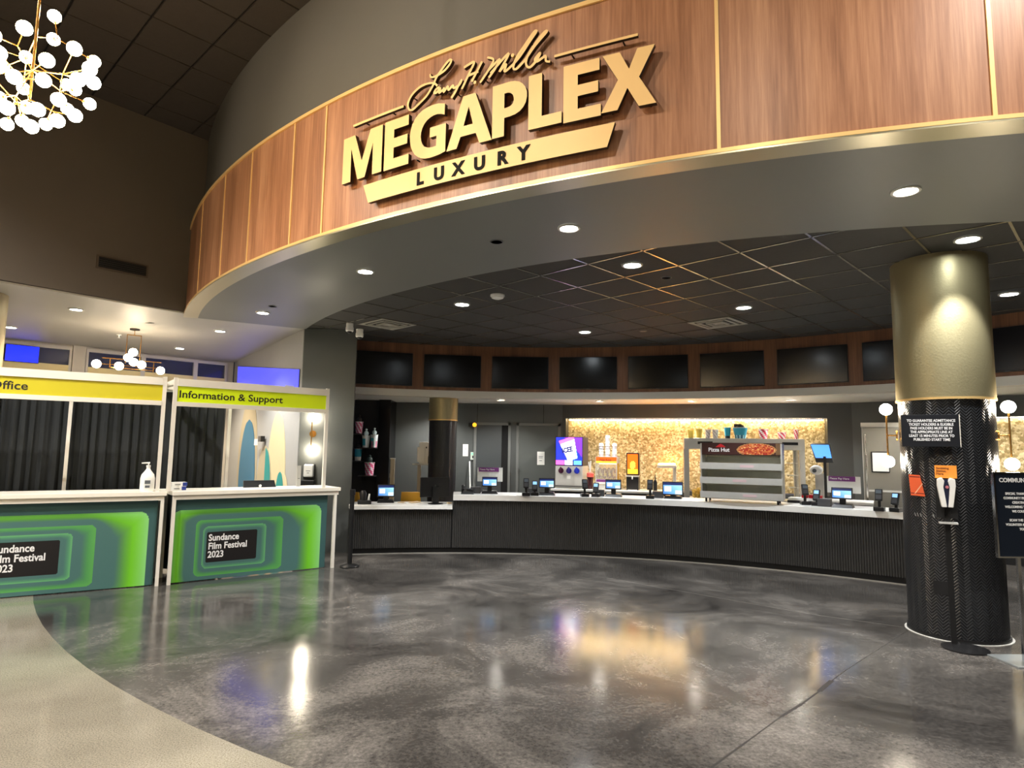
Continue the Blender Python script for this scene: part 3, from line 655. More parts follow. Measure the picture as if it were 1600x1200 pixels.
SCR = [
 [(-6.2, 4.364), (-6.194, 4.341), (-6.174, 4.331), (-6.13, 4.331), (-6.062, 4.35), (-6.016, 4.385), (-6.005, 4.414), (-6.031, 4.414), (-6.082, 4.373), (-6.139, 4.316), (-6.166, 4.267), (-6.224, 4.201), (-6.293, 4.159), (-6.364, 4.127), (-6.402, 4.145), (-6.409, 4.197), (-6.369, 4.253), (-6.288, 4.291), (-6.207, 4.292), (-6.157, 4.276), (-6.126, 4.247)],
 [(-6.106, 4.232), (-6.14, 4.222), (-6.156, 4.198), (-6.13, 4.198), (-6.097, 4.221), (-6.110, 4.188), (-6.076, 4.199), (-6.062, 4.211), (-6.067, 4.18), (-6.029, 4.214), (-6.023, 4.184), (-5.982, 4.208), (-5.976, 4.186), (-5.926, 4.196), (-5.904, 4.229), (-5.935, 4.19), (-5.961, 4.15), (-5.993, 4.114)],
 [(-5.888, 4.317), (-5.848, 4.329), (-5.799, 4.334), (-5.837, 4.266), (-5.902, 4.157)],
 [(-5.732, 4.318), (-5.774, 4.255), (-5.817, 4.188)], [(-5.846, 4.244), (-5.761, 4.251)],
 [(-5.689, 4.336), (-5.637, 4.301), (-5.678, 4.235), (-5.746, 4.161)], [(-5.678, 4.235), (-5.585, 4.293), (-5.626, 4.227), (-5.673, 4.178)],
 [(-5.66, 4.206), (-5.515, 4.315), (-5.567, 4.226), (-5.584, 4.2), (-5.534, 4.24), (-5.546, 4.189), (-5.501, 4.207), (-5.428, 4.263), (-5.35, 4.355), (-5.303, 4.409), (-5.319, 4.414), (-5.39, 4.336), (-5.453, 4.262), (-5.476, 4.2), (-5.452, 4.181), (-5.387, 4.228), (-5.31, 4.312), (-5.225, 4.386), (-5.248, 4.385), (-5.318, 4.315), (-5.372, 4.239), (-5.375, 4.187), (-5.347, 4.164), (-5.301, 4.196), (-5.27, 4.248), (-5.309, 4.213), (-5.297, 4.191), (-5.254, 4.206), (-5.231, 4.214), (-5.227, 4.176), (-5.196, 4.163)]]
mb = MB()
for st in SCR:
    p = catmull(st); sc = .0085; n = len(p)
    L_, Rr = [], []
    for i in range(n):
        d = Vector((p[min(i + 1, n - 1)][0] - p[max(i - 1, 0)][0], p[min(i + 1, n - 1)][1] - p[max(i - 1, 0)][1])); d = d.normalized() if d.length > 1e-6 else Vector((1, 0))
        wv = sc * (1.15 if d.y * d.x > 0 else .9); L_.append((p[i][0] - d.y * wv, p[i][1] + d.x * wv)); Rr.append((p[i][0] + d.y * wv, p[i][1] - d.x * wv))
    o = len(mb.v)
    for i in range(n):
        for q, dd in ((L_[i], .0), (Rr[i], .0), (Rr[i], -.03), (L_[i], -.03)): mb.v.append(tuple(MI @ Vector(drum(q[0], q[1], dd))))
    for i in range(n - 1):
        for k in range(4): mb.f.append((o + 4 * i + k, o + 4 * i + 4 + k, o + 4 * i + 4 + (k + 1) % 4, o + 4 * i + (k + 1) % 4)); mb.mi.append(0 if k == 0 else 1)
    mb.f += [(o, o + 1, o + 2, o + 3), (o + 4 * n - 1, o + 4 * n - 2, o + 4 * n - 3, o + 4 * n - 4)]; mb.mi += [1, 1]
for q in ((-5.790, 4.176), (-5.484, 4.291)):
    mb.cyl(MI @ Vector(drum(*q, -.03)), MI @ Vector(drum(*q, .0)), .013, n=12, m=0)
obj('script_signature', mb, [SIGNGOLD, SIGNSIDE], sign)
mb = MB()   # stand-off pins behind the letters
for x in (-7.07, -6.72, -6.6, -6.42, -6.33, -6.06, -5.99, -5.68, -5.6, -5.3, -5.14, -5.06, -4.86, -4.78, -4.53):
    for z in (3.72,): mb.cyl(MI @ Vector(drum(x, z + .01, -.066)), MI @ Vector(drum(x, z + .01, -.03)), .006, n=8)
for x in (-6.7, -6.2, -5.7, -5.2, -4.9): mb.cyl(MI @ Vector(drum(x, 3.55, -.066)), MI @ Vector(drum(x, 3.55, -.03)), .006, n=8)
for x in (-6.9, -6.6, -5.05, -4.7): mb.cyl(MI @ Vector(drum(x, 4.185, -.066)), MI @ Vector(drum(x, 4.185, -.02)), .006, n=8)
for q in ((-6.38, 4.24), (-5.96, 4.15), (-5.72, 4.19), (-5.35, 4.355)): mb.cyl(MI @ Vector(drum(*q, -.066)), MI @ Vector(drum(*q, -.03)), .005, n=8)
obj('standoff_pins', mb, SIGNSIDE, sign)['kind'] = 'stuff'

# ================================================================== CHANDELIERS
CH = (-2.68, 3.3, 3.62)
t = thing('globe_chandelier', 'large branching brass chandelier of glowing globes at the upper left under the dark ceiling', 'chandelier', CH)
obj('stem', MB().cyl((0, 0, -.20), (0, 0, 2.28), .007, n=10), BRASS, t, True)
obj('canopy', MB().cyl((0, 0, 2.255), (0, 0, 2.282), .07, n=24), BRASS, t, True)
GP = [[-.029,.155,.414],[.233,-.362,-.023],[-.098,.252,.336],[.379,-.213,-.029],[-.254,.256,.222],[.292,-.276,-.136],[.091,.347,.259],[.41,-.131,-.087],[.023,.394,.188],[.407,-.091,-.141],[-.349,.209,.129],[.129,-.374,-.163],[-.367,.231,-.048],[.161,-.308,-.247],[-.292,.306,.054],[.261,-.247,-.226],[-.097,.396,.134],[.369,-.154,-.164],[-.059,.413,.114],[.283,-.162,-.281],[.02,.44,.038],[.191,-.178,-.346],[-.103,.423,-.008],[.304,-.063,-.313],[-.276,.33,-.055],[.074,-.228,-.367],[-.281,.307,-.15],[.121,-.122,-.41],[-.191,.375,-.134],[.235,-.093,-.36],[-.369,.107,.199],[.049,-.367,-.227],[-.415,.135,.03],[.119,-.405,-.092],[-.405,.165,-.051],[-.027,-.211,-.397],[-.316,.243,-.207],[.017,-.387,-.204],]
GP = [Vector(p) for p in GP]
# cluster the globes round branch ends
rest = list(range(len(GP))); clusters = []
while rest:
    i = rest.pop(0); cl = [i]; rest.sort(key=lambda j: (GP[j] - GP[i]).length)
    while rest and len(cl) < 5 and (GP[rest[0]] - GP[i]).length < .30: cl.append(rest.pop(0))
    clusters.append(cl)
for cl in clusters:
    c = sum((GP[j] for j in cl), Vector()) / len(cl); hub = Vector((0, 0, .18 if c.z > .12 else (-.02 if c.z > -.15 else -.19)))
    node = hub + (c - hub) * .66
    arm = obj('arm', MB().cyl(hub, node, .0035, n=6), BRASS, t)
    for j in cl:
        d = (GP[j] - node).normalized()
        br = obj('branch', MB().cyl(node, GP[j] - d * .034, .003, n=6).cyl(GP[j] - d * .042, GP[j] - d * .032, .009, n=10), BRASS, arm)
        gl = obj('globe', MB().sphere((0, 0, 0), .035, 14, 8), GLOBE, arm, True, loc=GP[j])
P2 = (-5.92, 9.763, ZC)
t = thing('linear_chandelier', 'small brass frame chandelier with white globes hanging above the left booth', 'chandelier', P2, radians(38))
obj('canopy', MB().cyl((0, 0, -.02), (0, 0, 0), .07, n=24), BLACKM, t, True)
obj('stem', MB().cyl((0, 0, -.10), (0, 0, -.02), .006, n=8), BRASS, t)
obj('hanger_frame', MB().box(-.10, .10, -.008, .008, -.108, -.095).box(-.10, -.09, -.008, .008, -.55, -.1).box(.09, .10, -.008, .008, -.55, -.1), BRASS, t)
obj('lower_frame', MB().box(-.30, .30, -.008, .008, -.64, -.628).box(-.30, -.288, -.008, .008, -.64, -.50).box(.288, .30, -.008, .008, -.66, -.50).box(-.40, -.1, -.008, .008, -.50, -.49).box(.1, .40, -.008, .008, -.50, -.49).box(-.4, .4, -.06, -.05, -.60, -.59).box(-.01, .01, -.06, 0, -.60, -.59), BRASS, t)
for q in ((-.47, -.04, -.60), (-.18, -.07, -.61), (.40, .04, -.62), (0, 0, -.37), (0.02, .03, -.52), (-.06, .02, -.46), (.12, -.05, -.56)):
    obj('globe', MB().sphere((0, 0, 0), .062, 14, 8), GLOBE2, t, True, loc=q)

# ================================================================== COLUMNS
def column(x, y, r, z1, label, zs=2.06, seg=64):
    t = thing('round_column', label, 'column', (x, y, 0))
    n = seg; vs = []; fs = []
    for i in range(n + 1):
        a = 2 * pi * i / n; vs += [(r * cos(a), r * sin(a), .03), (r * cos(a), r * sin(a), zs)]
    for i in range(n): fs.append((2 * i, 2 * i + 2, 2 * i + 3, 2 * i + 1))
    me = bpy.data.meshes.new('tiled_shaft'); me.from_pydata(vs, [], fs); me.materials.append(HERR)
    uvl = me.uv_layers.new(name='UVMap')
    for p in me.polygons:
        for li in p.loop_indices:
            vi = me.loops[li].vertex_index; uvl.data[li].uv = ((vi // 2) / n * 2 * pi * r, vs[vi][2])
    me.shade_smooth(); link('tiled_shaft', me, t)
    obj('metal_jacket', MB().cyl((0, 0, zs), (0, 0, z1), r + .012, n=seg), BRUSHED, t, True)
    obj('collar', MB().cyl((0, 0, zs - .008), (0, 0, zs + .012), r + .016, n=seg), GOLDTRIM, t, True)
    obj('base_ring', MB().cyl((0, 0, 0.0005), (0, 0, .03), r + .012, n=seg), mat('base_sealant', (120, 116, 110), .5) if r < .37 else BLACKM, t, True)
    if r > .37: obj('sealant_line', MB().cyl((0, 0, 0.0003), (0, 0, .004), r + .03, n=seg), mat('white_sealant', (206, 204, 198), .5), t, True)
    return t
KX, KY, KR = 3.99, 5.80, .372
col = column(KX, KY, KR, 3.365, 'big round column with brass upper jacket and black herringbone tile on the right')
column(-1.22, 11.3, .245, 2.468, 'slim round column with brass top and black tile behind the counter')
column(-6.57, 7.47, .372, ZC, 'brass topped round column behind the left booth at the left edge')
def onk(a, d=0): # outward angle measured from -y toward +x
    return (KX + (KR + d) * sin(a), KY - (KR + d) * cos(a))
# raised rectangular plate and scuff marks on the shaft
def curved_patch(name, a0, a1, z0, z1, d0, d1, m, parent=None, n=8):
    return obj(name, MB().arc((KX, KY) if parent is None else (0, 0), -1, KR + d0, KR + d1, a0, a1, z0, z1, n), m, parent, True)
def ang_at(x, y): return atan2(x - KX, KY - y)
curved_patch('cover_plate', ang_at(3.66, 5.60), ang_at(3.745, 5.516), .38, .49, .001, .008, BLACKM, col)
# arch of clean tile under the notice is drawn by the shadow of the sign board
for a in range(5):
    aa = ang_at(3.62, 5.73) + a * .075 + (0.22 if a > 2 else 0)
    mb = MB().hexa([tuple(Vector((sin(aa + s) * (KR + dd), -cos(aa + s) * (KR + dd), z))) for z, sh in ((1.02, 0), (1.05, -.03)) for s, dd in ((sh, .0005), (sh + .02, .0005), (sh + .02, .002), (sh, .002))])
    obj('scuff', mb, mat('scuff_grey', (150, 150, 148), .6), col)
# black notice board standing proud of the column
def dirang(v): return atan2(v[1], v[0])
A_ = Vector((3.405, 5.52)); B_ = Vector((3.80, 5.36)); dv = B_ - A_
t = thing('admittance_notice', 'black notice board with white capital lettering fixed to the big column', 'sign', (A_.x, A_.y, 1.635), dirang(dv))
W_ = dv.length
obj('board', MB().box(0, W_, 0, .02, 0, .275), SLATE, t, bevel=.002)
obj('edge_strip', MB().box(W_, W_ + .006, -.002, .02, 0, .275), WHITE, t)
obj('bracket', MB().box(.10, W_ - .03, .02, .13, .06, .09).box(.10, W_ - .03, .02, .13, .19, .22), BLACKM, t)
for k, ln in enumerate(('TO GUARANTEE ADMITTANCE', 'TICKET HOLDERS & ELIGIBLE', 'PASS HOLDERS MUST BE IN', 'THE APPROPRIATE LINE AT', 'LEAST 15 MINUTES PRIOR TO', 'PUBLISHED START TIME')):
    text('lettering', ln, .0305, LETW, t, (W_ / 2 + .008, -.0015, .213 - k * .0325), depth=.001, bold=.0009, align='CENTER', sx=.83)
# sconces
def sconce(cx_, cy_, z, ang, label, grp, h=.25, gr_=.055, e=GLOBE3, lamp=10):
    t = thing('wall_sconce', label, 'light', (cx_, cy_, z), ang, grp)      # +y points to the wall
    obj('back_plate', MB().cyl((0, .088, 0), (0, .075, 0), .05, n=20), BRASS, t, True)
    obj('arm', MB().cyl((0, .075, 0), (0, 0, 0), .007, n=8), BRASS, t)
    obj('rod', MB().cyl((0, 0, -h + gr_), (0, 0, h - gr_), .008, n=10), BRASS, t, True)
    for s in (-1, 1):
        obj('globe', MB().sphere((0, 0, s * h), gr_, 16, 10), e, t, True)
    return t
aL = dirang((KX - 3.607, KY - 6.063)) - pi / 2
sconce(3.602, 6.066, 1.745, aL, 'double globe brass sconce on the left side of the big round column', 'column sconces')
aR = dirang((KX - 4.373, KY - 5.537)) - pi / 2
sconce(4.368, 5.540, 1.745, aR, 'double globe brass sconce on the right side of the big round column', 'column sconces')
sconce(-2.985, 9.474, 1.75, 0.06, 'double globe brass sconce on the dark wing wall seen through the information booth', 'wing wall sconce', .245, .062)
# papers taped to the column
t = thing('orange_notice', 'red orange paper notice taped on the left edge of the big column', 'paper', (3.60, 5.66, 1.20), radians(-40))
obj('sheet', MB().prism([(-.055, .19), (.03, .185), (.062, 0), (-.045, 0.006)], 0, .002), REDOR, t)
obj('tape', MB().prism([(-.05, .175), (.03, .172), (.03, .164), (-.05, .167)], -.001, 0).prism([(-.045, .03), (.055, .028), (.055, .021), (-.045, .023)], -.001, 0), mat('maroon_print', (120, 30, 20), .6), t)
obj('fold_highlight', MB().prism([(-.02, .02), (-.01, .02), (.05, .11), (.045, .115)], -.001, 0), mat('pale_orange_highlight', (250, 190, 150), .6), t)  # pale streak painted as the highlight along the fold
# hand sanitiser stand in front of the column
SX, SY = 3.655, 5.36
t = thing('sanitizer_stand', 'black hand sanitizer stand with white dispenser and orange card in front of the big column', 'sanitizer stand', (SX, SY, 0), radians(-30))
obj('base', MB().lathe([(.165, .0), (.165, .012), (.12, .022), (.02, .028)], (0.07, -.02, 0.001), 36), mat('base_metal', (60, 60, 62), .25, .7), t, True)
obj('pole', MB().box(-.02, .02, 0, .02, .02, 1.40), BLACKM, t)
obj('back_board', MB().box(-.075, .075, .0, .012, 1.04, 1.39), BLACKM, t)
obj('card', MB().box(-.072, .082, -.012, -.008, 1.372, 1.478), ORANGE, t)
text('lettering', 'Sanitizing\nStation\nHere', .024, mat('brown_print', (120, 60, 10), .6), t, (-.062, -.0135, 1.447), depth=.0008, bold=.0006)
dsp = obj('dispenser', MB().prism([(-.062, 1.365), (-.03, 1.378), (-.012, 1.35), (-.022, 1.30), (-.010, 1.20), (-.004, 1.135), (-.04, 1.135), (-.055, 1.24), (-.064, 1.31)], -.085, -.0)
     .prism([(.062, 1.365), (.03, 1.378), (.010, 1.35), (.022, 1.30), (.012, 1.20), (.004, 1.135), (.040, 1.135), (.055, 1.24), (.064, 1.31)], -.085, -.0), WHITEP, t, bevel=.006)
obj('dispenser_core', MB().box(-.04, .04, -.07, -.001, 1.138, 1.36), mat('navy_plastic', (30, 36, 60), .35), t)
obj('window', MB().cyl((0.004, -.08, 1.30), (.004, -.068, 1.30), .012, n=12), mat('red_lens', (200, 120, 130), .3), t)
obj('drip_tray', MB().box(-.065, .065, -.10, 0.0, 1.0, 1.012), STEEL, t)
# chrome framed sign stand at the right edge
t = thing('sign_stand', 'chrome framed black sign stand with white lettering at the right edge', 'sign', (3.795, 5.0, 0), radians(2))
obj('board', MB().box(0, .56, 0, .012, .79, 1.425), mat('navy_board', (20, 28, 40), .35), t)
obj('frame', MB().box(-.012, .572, -.008, .02, 1.425, 1.437).box(-.012, .572, -.008, .02, .778, .79).box(-.012, 0, -.008, .02, .79, 1.425).box(.56, .572, -.008, .02, .79, 1.425), CHROME, t)
obj('pole', MB().box(.145, .17, .0, .02, .012, .778).box(.395, .42, 0, .02, .012, .778), CHROME, t)
obj('base', MB().box(-.02, .58, -.14, .16, .0, .012), mat('pale_steel_plate', (170, 176, 178), .3, .5), t, bevel=.003)
text('lettering', 'COMMUNITY', .046, LETW, t, (.035, -.002, 1.36), depth=.001, bold=.0012)
for k, ln in enumerate(('SPECIAL THANKS TO OUR', 'COMMUNITY PARTNERS FOR', 'CREATING AND', 'WELCOMING THE FESTIVAL', 'WE COULD NOT', '', 'SCAN THE CODE FOR', 'VOLUNTEER INFORMATION', 'TODAY')):
    text('lettering', ln or ' ', .0255, LETW, t, (.215, -.002, 1.262 - k * .034), depth=.001, bold=.0008, align='CENTER', sx=.9)
obj('badge', MB().box(.22, .30, -.002, 0, .95, 1.05), mat('badge_print', (60, 70, 160), .5), t)

# ================================================================== BOOTHS
GA = (140, 214, 128); GB = (112, 200, 34); GC = (72, 112, 108); GD = (56, 92, 92); GE = (92, 168, 82)
RECTS = [(.02, 1.75, -.25, .815, .10), (.27, 1.27, .05, .69, .07), (.355, 1.065, .135, .61, .05), (.39, .96, .2, .545, .02)]
def inrect(x, z, r):
    x0, x1, z0, z1, q = r; cx_, cz = (x0 + x1) / 2, (z0 + z1) / 2; dx = abs(x - cx_) - (x1 - x0) / 2 + q; dz = abs(z - cz) - (z1 - z0) / 2 + q
    return -(hypot(max(dx, 0), max(dz, 0)) + min(max(dx, dz), 0) - q)
def graphic(x, z):
    d = [inrect(x, z, r) for r in RECTS]
    if d[3] > 0: return (20, 17, 18)
    for k in (2, 1, 0):
        if d[k] > 0:
            o = -d[k + 1] if k < 3 else 1; t_ = d[k] / (d[k] + max(o, 1e-3))
            hi, md = ((104, 178, 112), (80, 140, 108)) if k == 2 else ((GE, (78, 150, 84)) if k == 1 else (GA, GB))
            if k == 0:
                w_ = max(0, min(1, (1.62 - x) / .5)) * max(0, min(1, (x - .05) / .3)) * max(0, min(1, (z - .60) / .12)); hi, md = lerp(hi, (98, 168, 74), w_), lerp(md, (88, 158, 46), w_)
            return lerp(hi, md, t_ / .3) if t_ < .3 else lerp(md, GC, (t_ - .3) / .3)
    return GD
def booth(org, ang, x_off, Wd, sign_txt, tx, signm, label, sx1, post, legs, goff=0):
    t = thing('festival_booth', label, 'booth', (org[0], org[1], 0), ang)
    # local x runs right along the front from x_off
    X0, X1 = x_off, x_off + Wd
    ct = obj('counter_top', MB().box(X0 - .01, X1 + .02, -.03, .55, .985, 1.03), mat('cream_laminate', (244, 238, 224), .35), t, bevel=.004)
    obj('apron', MB().box(X0, X1, -.01, .03, .935, .985), WHITE, t)
    for lx in legs: obj('leg', MB().box(lx, lx + .035, -.008, .03, 0, .935), WHITE, t)
    for lx in (legs[0], legs[-1]): obj('leg', MB().box(lx, lx + .035, .49, .525, 0, .985), WHITE, t)
    GW = 1.80; G0 = X0 + goff
    pn = obj('front_panel', MB().box(G0 + .02, G0 + .02 + GW, .052, .062, .01, .935), mat('teal_board', GD, .5), t)
    gx = G0
    printed('festival_graphic', GW - .02, .925, 220, 112, lambda u, v: graphic(.02 + u * (GW - .02), .01 + v * .925), pn, (gx + .02, .0505, .01))
    obj('side_panel', MB().box(G0 + .02 + GW, G0 + .03 + GW, .06, .5, .01, .935), mat('teal_board', GD, .5), t)
    for k, ln in enumerate(('Sundance', 'Film Festival', '2023')):
        text('lettering', ln, .104, LETW, pn, (gx + .412, .0495, .447 - k * .096), depth=.0008, bold=.0026, sx=.85)
    # fascia sign above
    S0, S1 = sx1
    obj('sign_post', MB().box(S0, S0 + .04, .0, .04, 1.03, 2.32), WHITE, t)
    obj('sign_post', MB().box(S1 - .04, S1, .0, .04, 1.03, 2.32), WHITE, t)
    obj('top_rail', MB().box(S0 + .04, S1 - .04, -.005, .045, 2.225, 2.31), WHITE, t)
    obj('bottom_rail', MB().box(S0 + .04, S1 - .04, -.005, .045, 1.995, 2.045), WHITE, t)
    sb = obj('sign_panel', MB().box(S0 + .04, S1 - .04, .012, .022, 2.045, 2.225), signm, t)
    text('lettering', sign_txt, .118, LETB, sb, (tx, .0105, 2.094), depth=.0008, bold=.0016, sx=1.09)
    # return rails to the back frame
    obj('side_rail', MB().box(S0, S0 + .035, .04, .80, 2.24, 2.30).box(S1 - .035, S1, .04, .80, 2.24, 2.30).box(S0, S1, .80, .835, 2.24, 2.30), WHITE, t)
    for px_ in post: obj('back_post', MB().box(px_ - .018, px_ + .018, .74, .775, 0, 2.24), WHITE, t)
    return t
ORG_R = (-3.80, 7.215); AR = radians(37.9); ORG_L = (-3.87, 7.17); AL = radians(31.35)
bR = booth(ORG_R, AR, 0, 1.95, 'Information & Support', -.012, LIME, 'white framed information booth with lime sign and green festival front panel', (-.068, 1.77), (.735,), (.0, 1.895))
bL = booth(ORG_L, AL, -1.95, 1.95, 'Box Office', -1.87, OLIVE, 'white framed box office booth with yellow sign at the left edge', (-2.12, -.055), (-.98, -1.68), (-1.93, -.035), .065)
def drape(org, ang, x0, x1, y, label, ph):
    t = thing('pipe_drape', label, 'curtain', (org[0], org[1], 0), ang)
    mb = MB(); n = int((x1 - x0) * 90); rnd = random.Random(ph); vs = []; k = [rnd.uniform(.8, 1.25) for _ in range(60)]; p = 0
    for i in range(n + 1):
        x = x0 + (x1 - x0) * i / n; p += (2 * pi / .105) * (x1 - x0) / n * k[int((x - x0) / .11) % 60]
        a = .026 * sin(p) + .008 * sin(2.3 * p + 1); vs += [(x, y + a, .03), (x + .006 * sin(p * .7), y + a * .8, 1.2), (x, y + a * .65, 2.21)]
    fs = [(3 * i + j, 3 * i + 3 + j, 3 * i + 4 + j, 3 * i + 1 + j) for i in range(n) for j in (0, 1)]
    obj('cloth', mb.add(vs, fs), CURT, t, True)
    obj('drape_pipe', MB().cyl((x0 - .02, y, 2.225), (x1 + .02, y, 2.225), .014, n=12), STEEL, t, True)
drape(ORG_R, AR, -.03, .72, .90, 'black pleated drape hanging inside the information booth', 3)
drape(ORG_L, AL, -1.92, .06, .84, 'long black pleated drape hanging inside the box office booth', 5)

def loc_of(org, ang, x, y, z): return (org[0] + x * cos(ang) - y * sin(ang), org[1] + x * sin(ang) + y * cos(ang), z)
# pump bottle, stacked boxes, tablet screen on the booth counters
t = PB = thing('pump_bottle', 'tall white hand sanitizer pump bottle on the box office counter beside the post', 'bottle', loc_of(ORG_L, AL, -.175, .10, 1.0305), AL)
obj('bottle', MB().lathe([(.054, 0), (.058, .01), (.058, .115), (.05, .15), (.024, .185), (.016, .20), (.016, .215)], n=24), mat('white_bottle', (240, 240, 236), .35), t, True)
obj('pump', MB().cyl((0, 0, .215), (0, 0, .232), .018, n=14).cyl((0, 0, .23), (0, 0, .25), .006, n=8).cyl((0.01, 0, .253), (-.055, 0, .250), .008, .005, n=10), WHITEP, t, True)
obj('label_print', MB().box(-.022, .022, -.0605, -.0588, .07, .10).box(-.018, .018, -.0605, -.0588, .035, .055), mat('grey_print', (90, 96, 100), .6), t)
PB.scale = (1.25, 1.25, 1.25)
for k, (dx, dz, lb) in enumerate(((0, 0, 'white and blue wipes box at the bottom of the pair on the information counter'), (.008, .047, 'white and blue wipes box on top of the pair on the information counter'))):
    t = thing('wipes_box', lb, 'box', loc_of(ORG_R, AR, .085 + dx, .20, 1.0305 + dz), AR + .1)
    obj('carton', MB().box(-.09, .07, -.05, .05, 0, .046), PAPER, t, bevel=.002)
    obj('blue_end', MB().box(.022, .0705, -.0506, -.0495, .002, .044).box(.0702, .0712, -.049, .049, .002, .044), mat('blue_print', (40, 60, 150), .6), t)
    obj('print', MB().box(-.06, 0, -.0506, -.0499, .015, .024), mat('grey_print', (90, 96, 100), .6), t)
t = thing('computer_monitor', 'black monitor seen from behind lying low behind the information counter', 'monitor', loc_of(ORG_R, AR, 1.06, .40, 1.0305), AR)
obj('shell', MB().hexa([(-.20, -.02, .0), (.20, -.02, 0), (.20, .02, 0), (-.20, .02, 0), (-.19, .03, .085), (.19, .03, .085), (.19, .06, .085), (-.19, .06, .085)]), BLACK, t, bevel=.003)
obj('emblem', MB().cyl((0, -.001, .02), (0, -.022, .018), .018, n=18), CHROME, t)
obj('stand', MB().box(-.06, .06, .02, .12, .0, .008), BLACK, t)
t = thing('card_reader', 'small white tall card reader box on the information counter by the dispenser', 'card reader', loc_of(ORG_R, AR, 1.56, .42, 1.0305), AR)
obj('body', MB().box(-.025, .025, -.02, .02, 0, .27), mat('grey_box', (176, 176, 172), .5), t, bevel=.003); obj('slot', MB().box(-.012, .012, -.022, -.019, .10, .106), BLACK, t)
t = thing('paper_dispenser', 'white rounded dispenser fixed on the dark wing wall under the sconce', 'dispenser', (-3.01, 9.535, 1.195), .06)
obj('backplate', MB().box(-.085, .085, -.01, .012, -.12, .11), BLACK, t, bevel=.01)
obj('cover', MB().box(-.068, .072, -.09, -.01, -.085, .10), WHITEP, t, bevel=.02)
obj('lower_tray', MB().box(-.09, .10, -.12, -.01, -.30, -.13), BLACK, t, bevel=.01)
obj('mark', MB().box(-.03, .035, -.0915, -.0895, .0, .008).box(-.015, .02, -.0915, -.0895, -.03, -.022), mat('grey_print', (90, 96, 100), .6), t)
# stanchion beside the right booth
t = thing('queue_stanchion', 'black queue stanchion post beside the information booth', 'stanchion', (-2.09, 8.47, 0))
obj('base', MB().lathe([(.125, 0), (.125, .012), (.08, .03), (.03, .045)], n=32), mat('black_base', (30, 30, 31), .3, .3), t, True)
obj('post', MB().cyl((0, 0, .03), (0, 0, .93), .03, n=20), BLACKM, t, True); obj('belt_head', MB().cyl((0, 0, .93), (0, 0, 1.0), .038, n=20), BLACK, t, True)

# mural shapes on the pale wall
MW0 = Vector((-6.0, 13.54, 0)); MW1 = Vector((-3.205, 9.56, 0)); MWA = atan2(*(MW1 - MW0).yx)
def ell(cx_, hw, z0, zt, y0, y1, right_only=False):
    pts = []
    for i in range(33):
        a = pi * i / 32; e = cos(a); f = sin(a)
        pts.append((cx_ + hw * e, zt - (zt - z0) * .72 * (1 - f ** .85)))
    return [(cx_ - hw * .82, z0)][::-1] + [(cx_ + hw * .82, z0)] + pts if not right_only else None
def mural(nm_lbl, cx_, hw, z0, zt, m, d, half=0):
    n = 28; hgt = zt - z0; P = []
    prof = lambda t: hw * (1 - max(0, (t - .25) / .75) ** 2.4) ** .5 * (0.80 + .2 * min(1, t / .3)) if t < 1 else 0
    Rt = [(cx_ + prof(i / n), z0 + hgt * i / n) for i in range(n + 1)]; Lt = [(cx_ - (prof(i / n) if not half else 0), z0 + hgt * i / n) for i in range(n)]
    o = obj('mural_panel', MB().prism(Rt + Lt[::-1], -d - .006, -d), m, None, loc=MW0, rot=(0, 0, MWA))
    put(o, nm_lbl, 'wall panel')
BEI = mat('beige_panel', (214, 198, 158), .6, noise=.04); TAU = mat('taupe_panel', (176, 164, 136), .6, noise=.04); BLU = mat('blue_panel', (44, 108, 142), .55); TEA = mat('teal_panel', (0, 138, 136), .55)
mural('taupe board shape on the pale wall behind the blue one', 1.66, .78, .3, 2.50, TAU, .001)
mural('blue rounded board shape on the pale wall inside the information booth', 1.70, .64, .3, 2.06, BLU, .009)
mural('tall beige rounded board shape on the pale wall', 3.70, .57, .3, 2.13, BEI, .001)
mural('short taupe pointed board shape left of the tall beige one', 3.00, .50, .3, 1.57, TAU, .009)
mural('narrow teal half board shape on the taupe pointed one', 3.07, .38, .3, 1.52, TEA, .017, 1)
mural('small beige arch low on the pale wall at the right', 4.22, .28, .3, 1.13, BEI, .009)
mural('small teal arch low on the pale wall at the right', 4.03, .24, .3, 1.15, TEA, .017)
t = thing('wall_camera', 'small black bracket with white card between the board shapes', 'camera', tuple(MW0 + (MW1 - MW0).normalized() * 2.85 + Vector((0, 0, 1.66))), MWA)
obj('bracket', MB().box(-.02, .16, -.10, -.03, -.03, .07), BLACK, t); obj('card', MB().box(-.20, -.02, -.12, -.10, -.09, .02), WHITEP, t)
# blue lit screen, and a glowing panel painting blue light on the wall
def lit_panel(name, label, loc, ang, wd, ht, rgb, st):
    t = thing(name, label, 'screen', loc, ang)
    obj('bezel', MB().box(0, wd, -.03, 0.0, 0, ht), BLACK, t)
    obj('lit_face', MB().box(.01, wd - .01, -.034, -.03, .01, ht - .01), mat(name + '_blue', rgb, .3, emit=st, emit_rgb=rgb), t)
MWD = (MW1 - MW0).normalized()
t = thing('blue_light_patch', 'glowing panel painting a wide patch of blue light with slanted top on the pale wall above the information booth', 'screen', tuple(MW0 + MWD * .42 + Vector((0, 0, 2.25))), MWA)  # glowing panel stands for blue light falling on the wall
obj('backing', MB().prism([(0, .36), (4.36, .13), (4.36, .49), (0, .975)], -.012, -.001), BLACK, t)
obj('lit_face', MB().prism([(.01, .37), (4.35, .14), (4.35, .485), (.01, .965)], -.016, -.012), mat('blue_patch_glow', (88, 92, 246), .3, emit=.42, emit_rgb=(84, 88, 250)), t)
lit_panel('blue_monitor', 'small deep blue lit screen in the window at the left edge', tuple(WW0 + WWD * -.03 + Vector((.02, -.04, 2.95))), WWA, .48, .30, (10, 30, 235), 1.1)

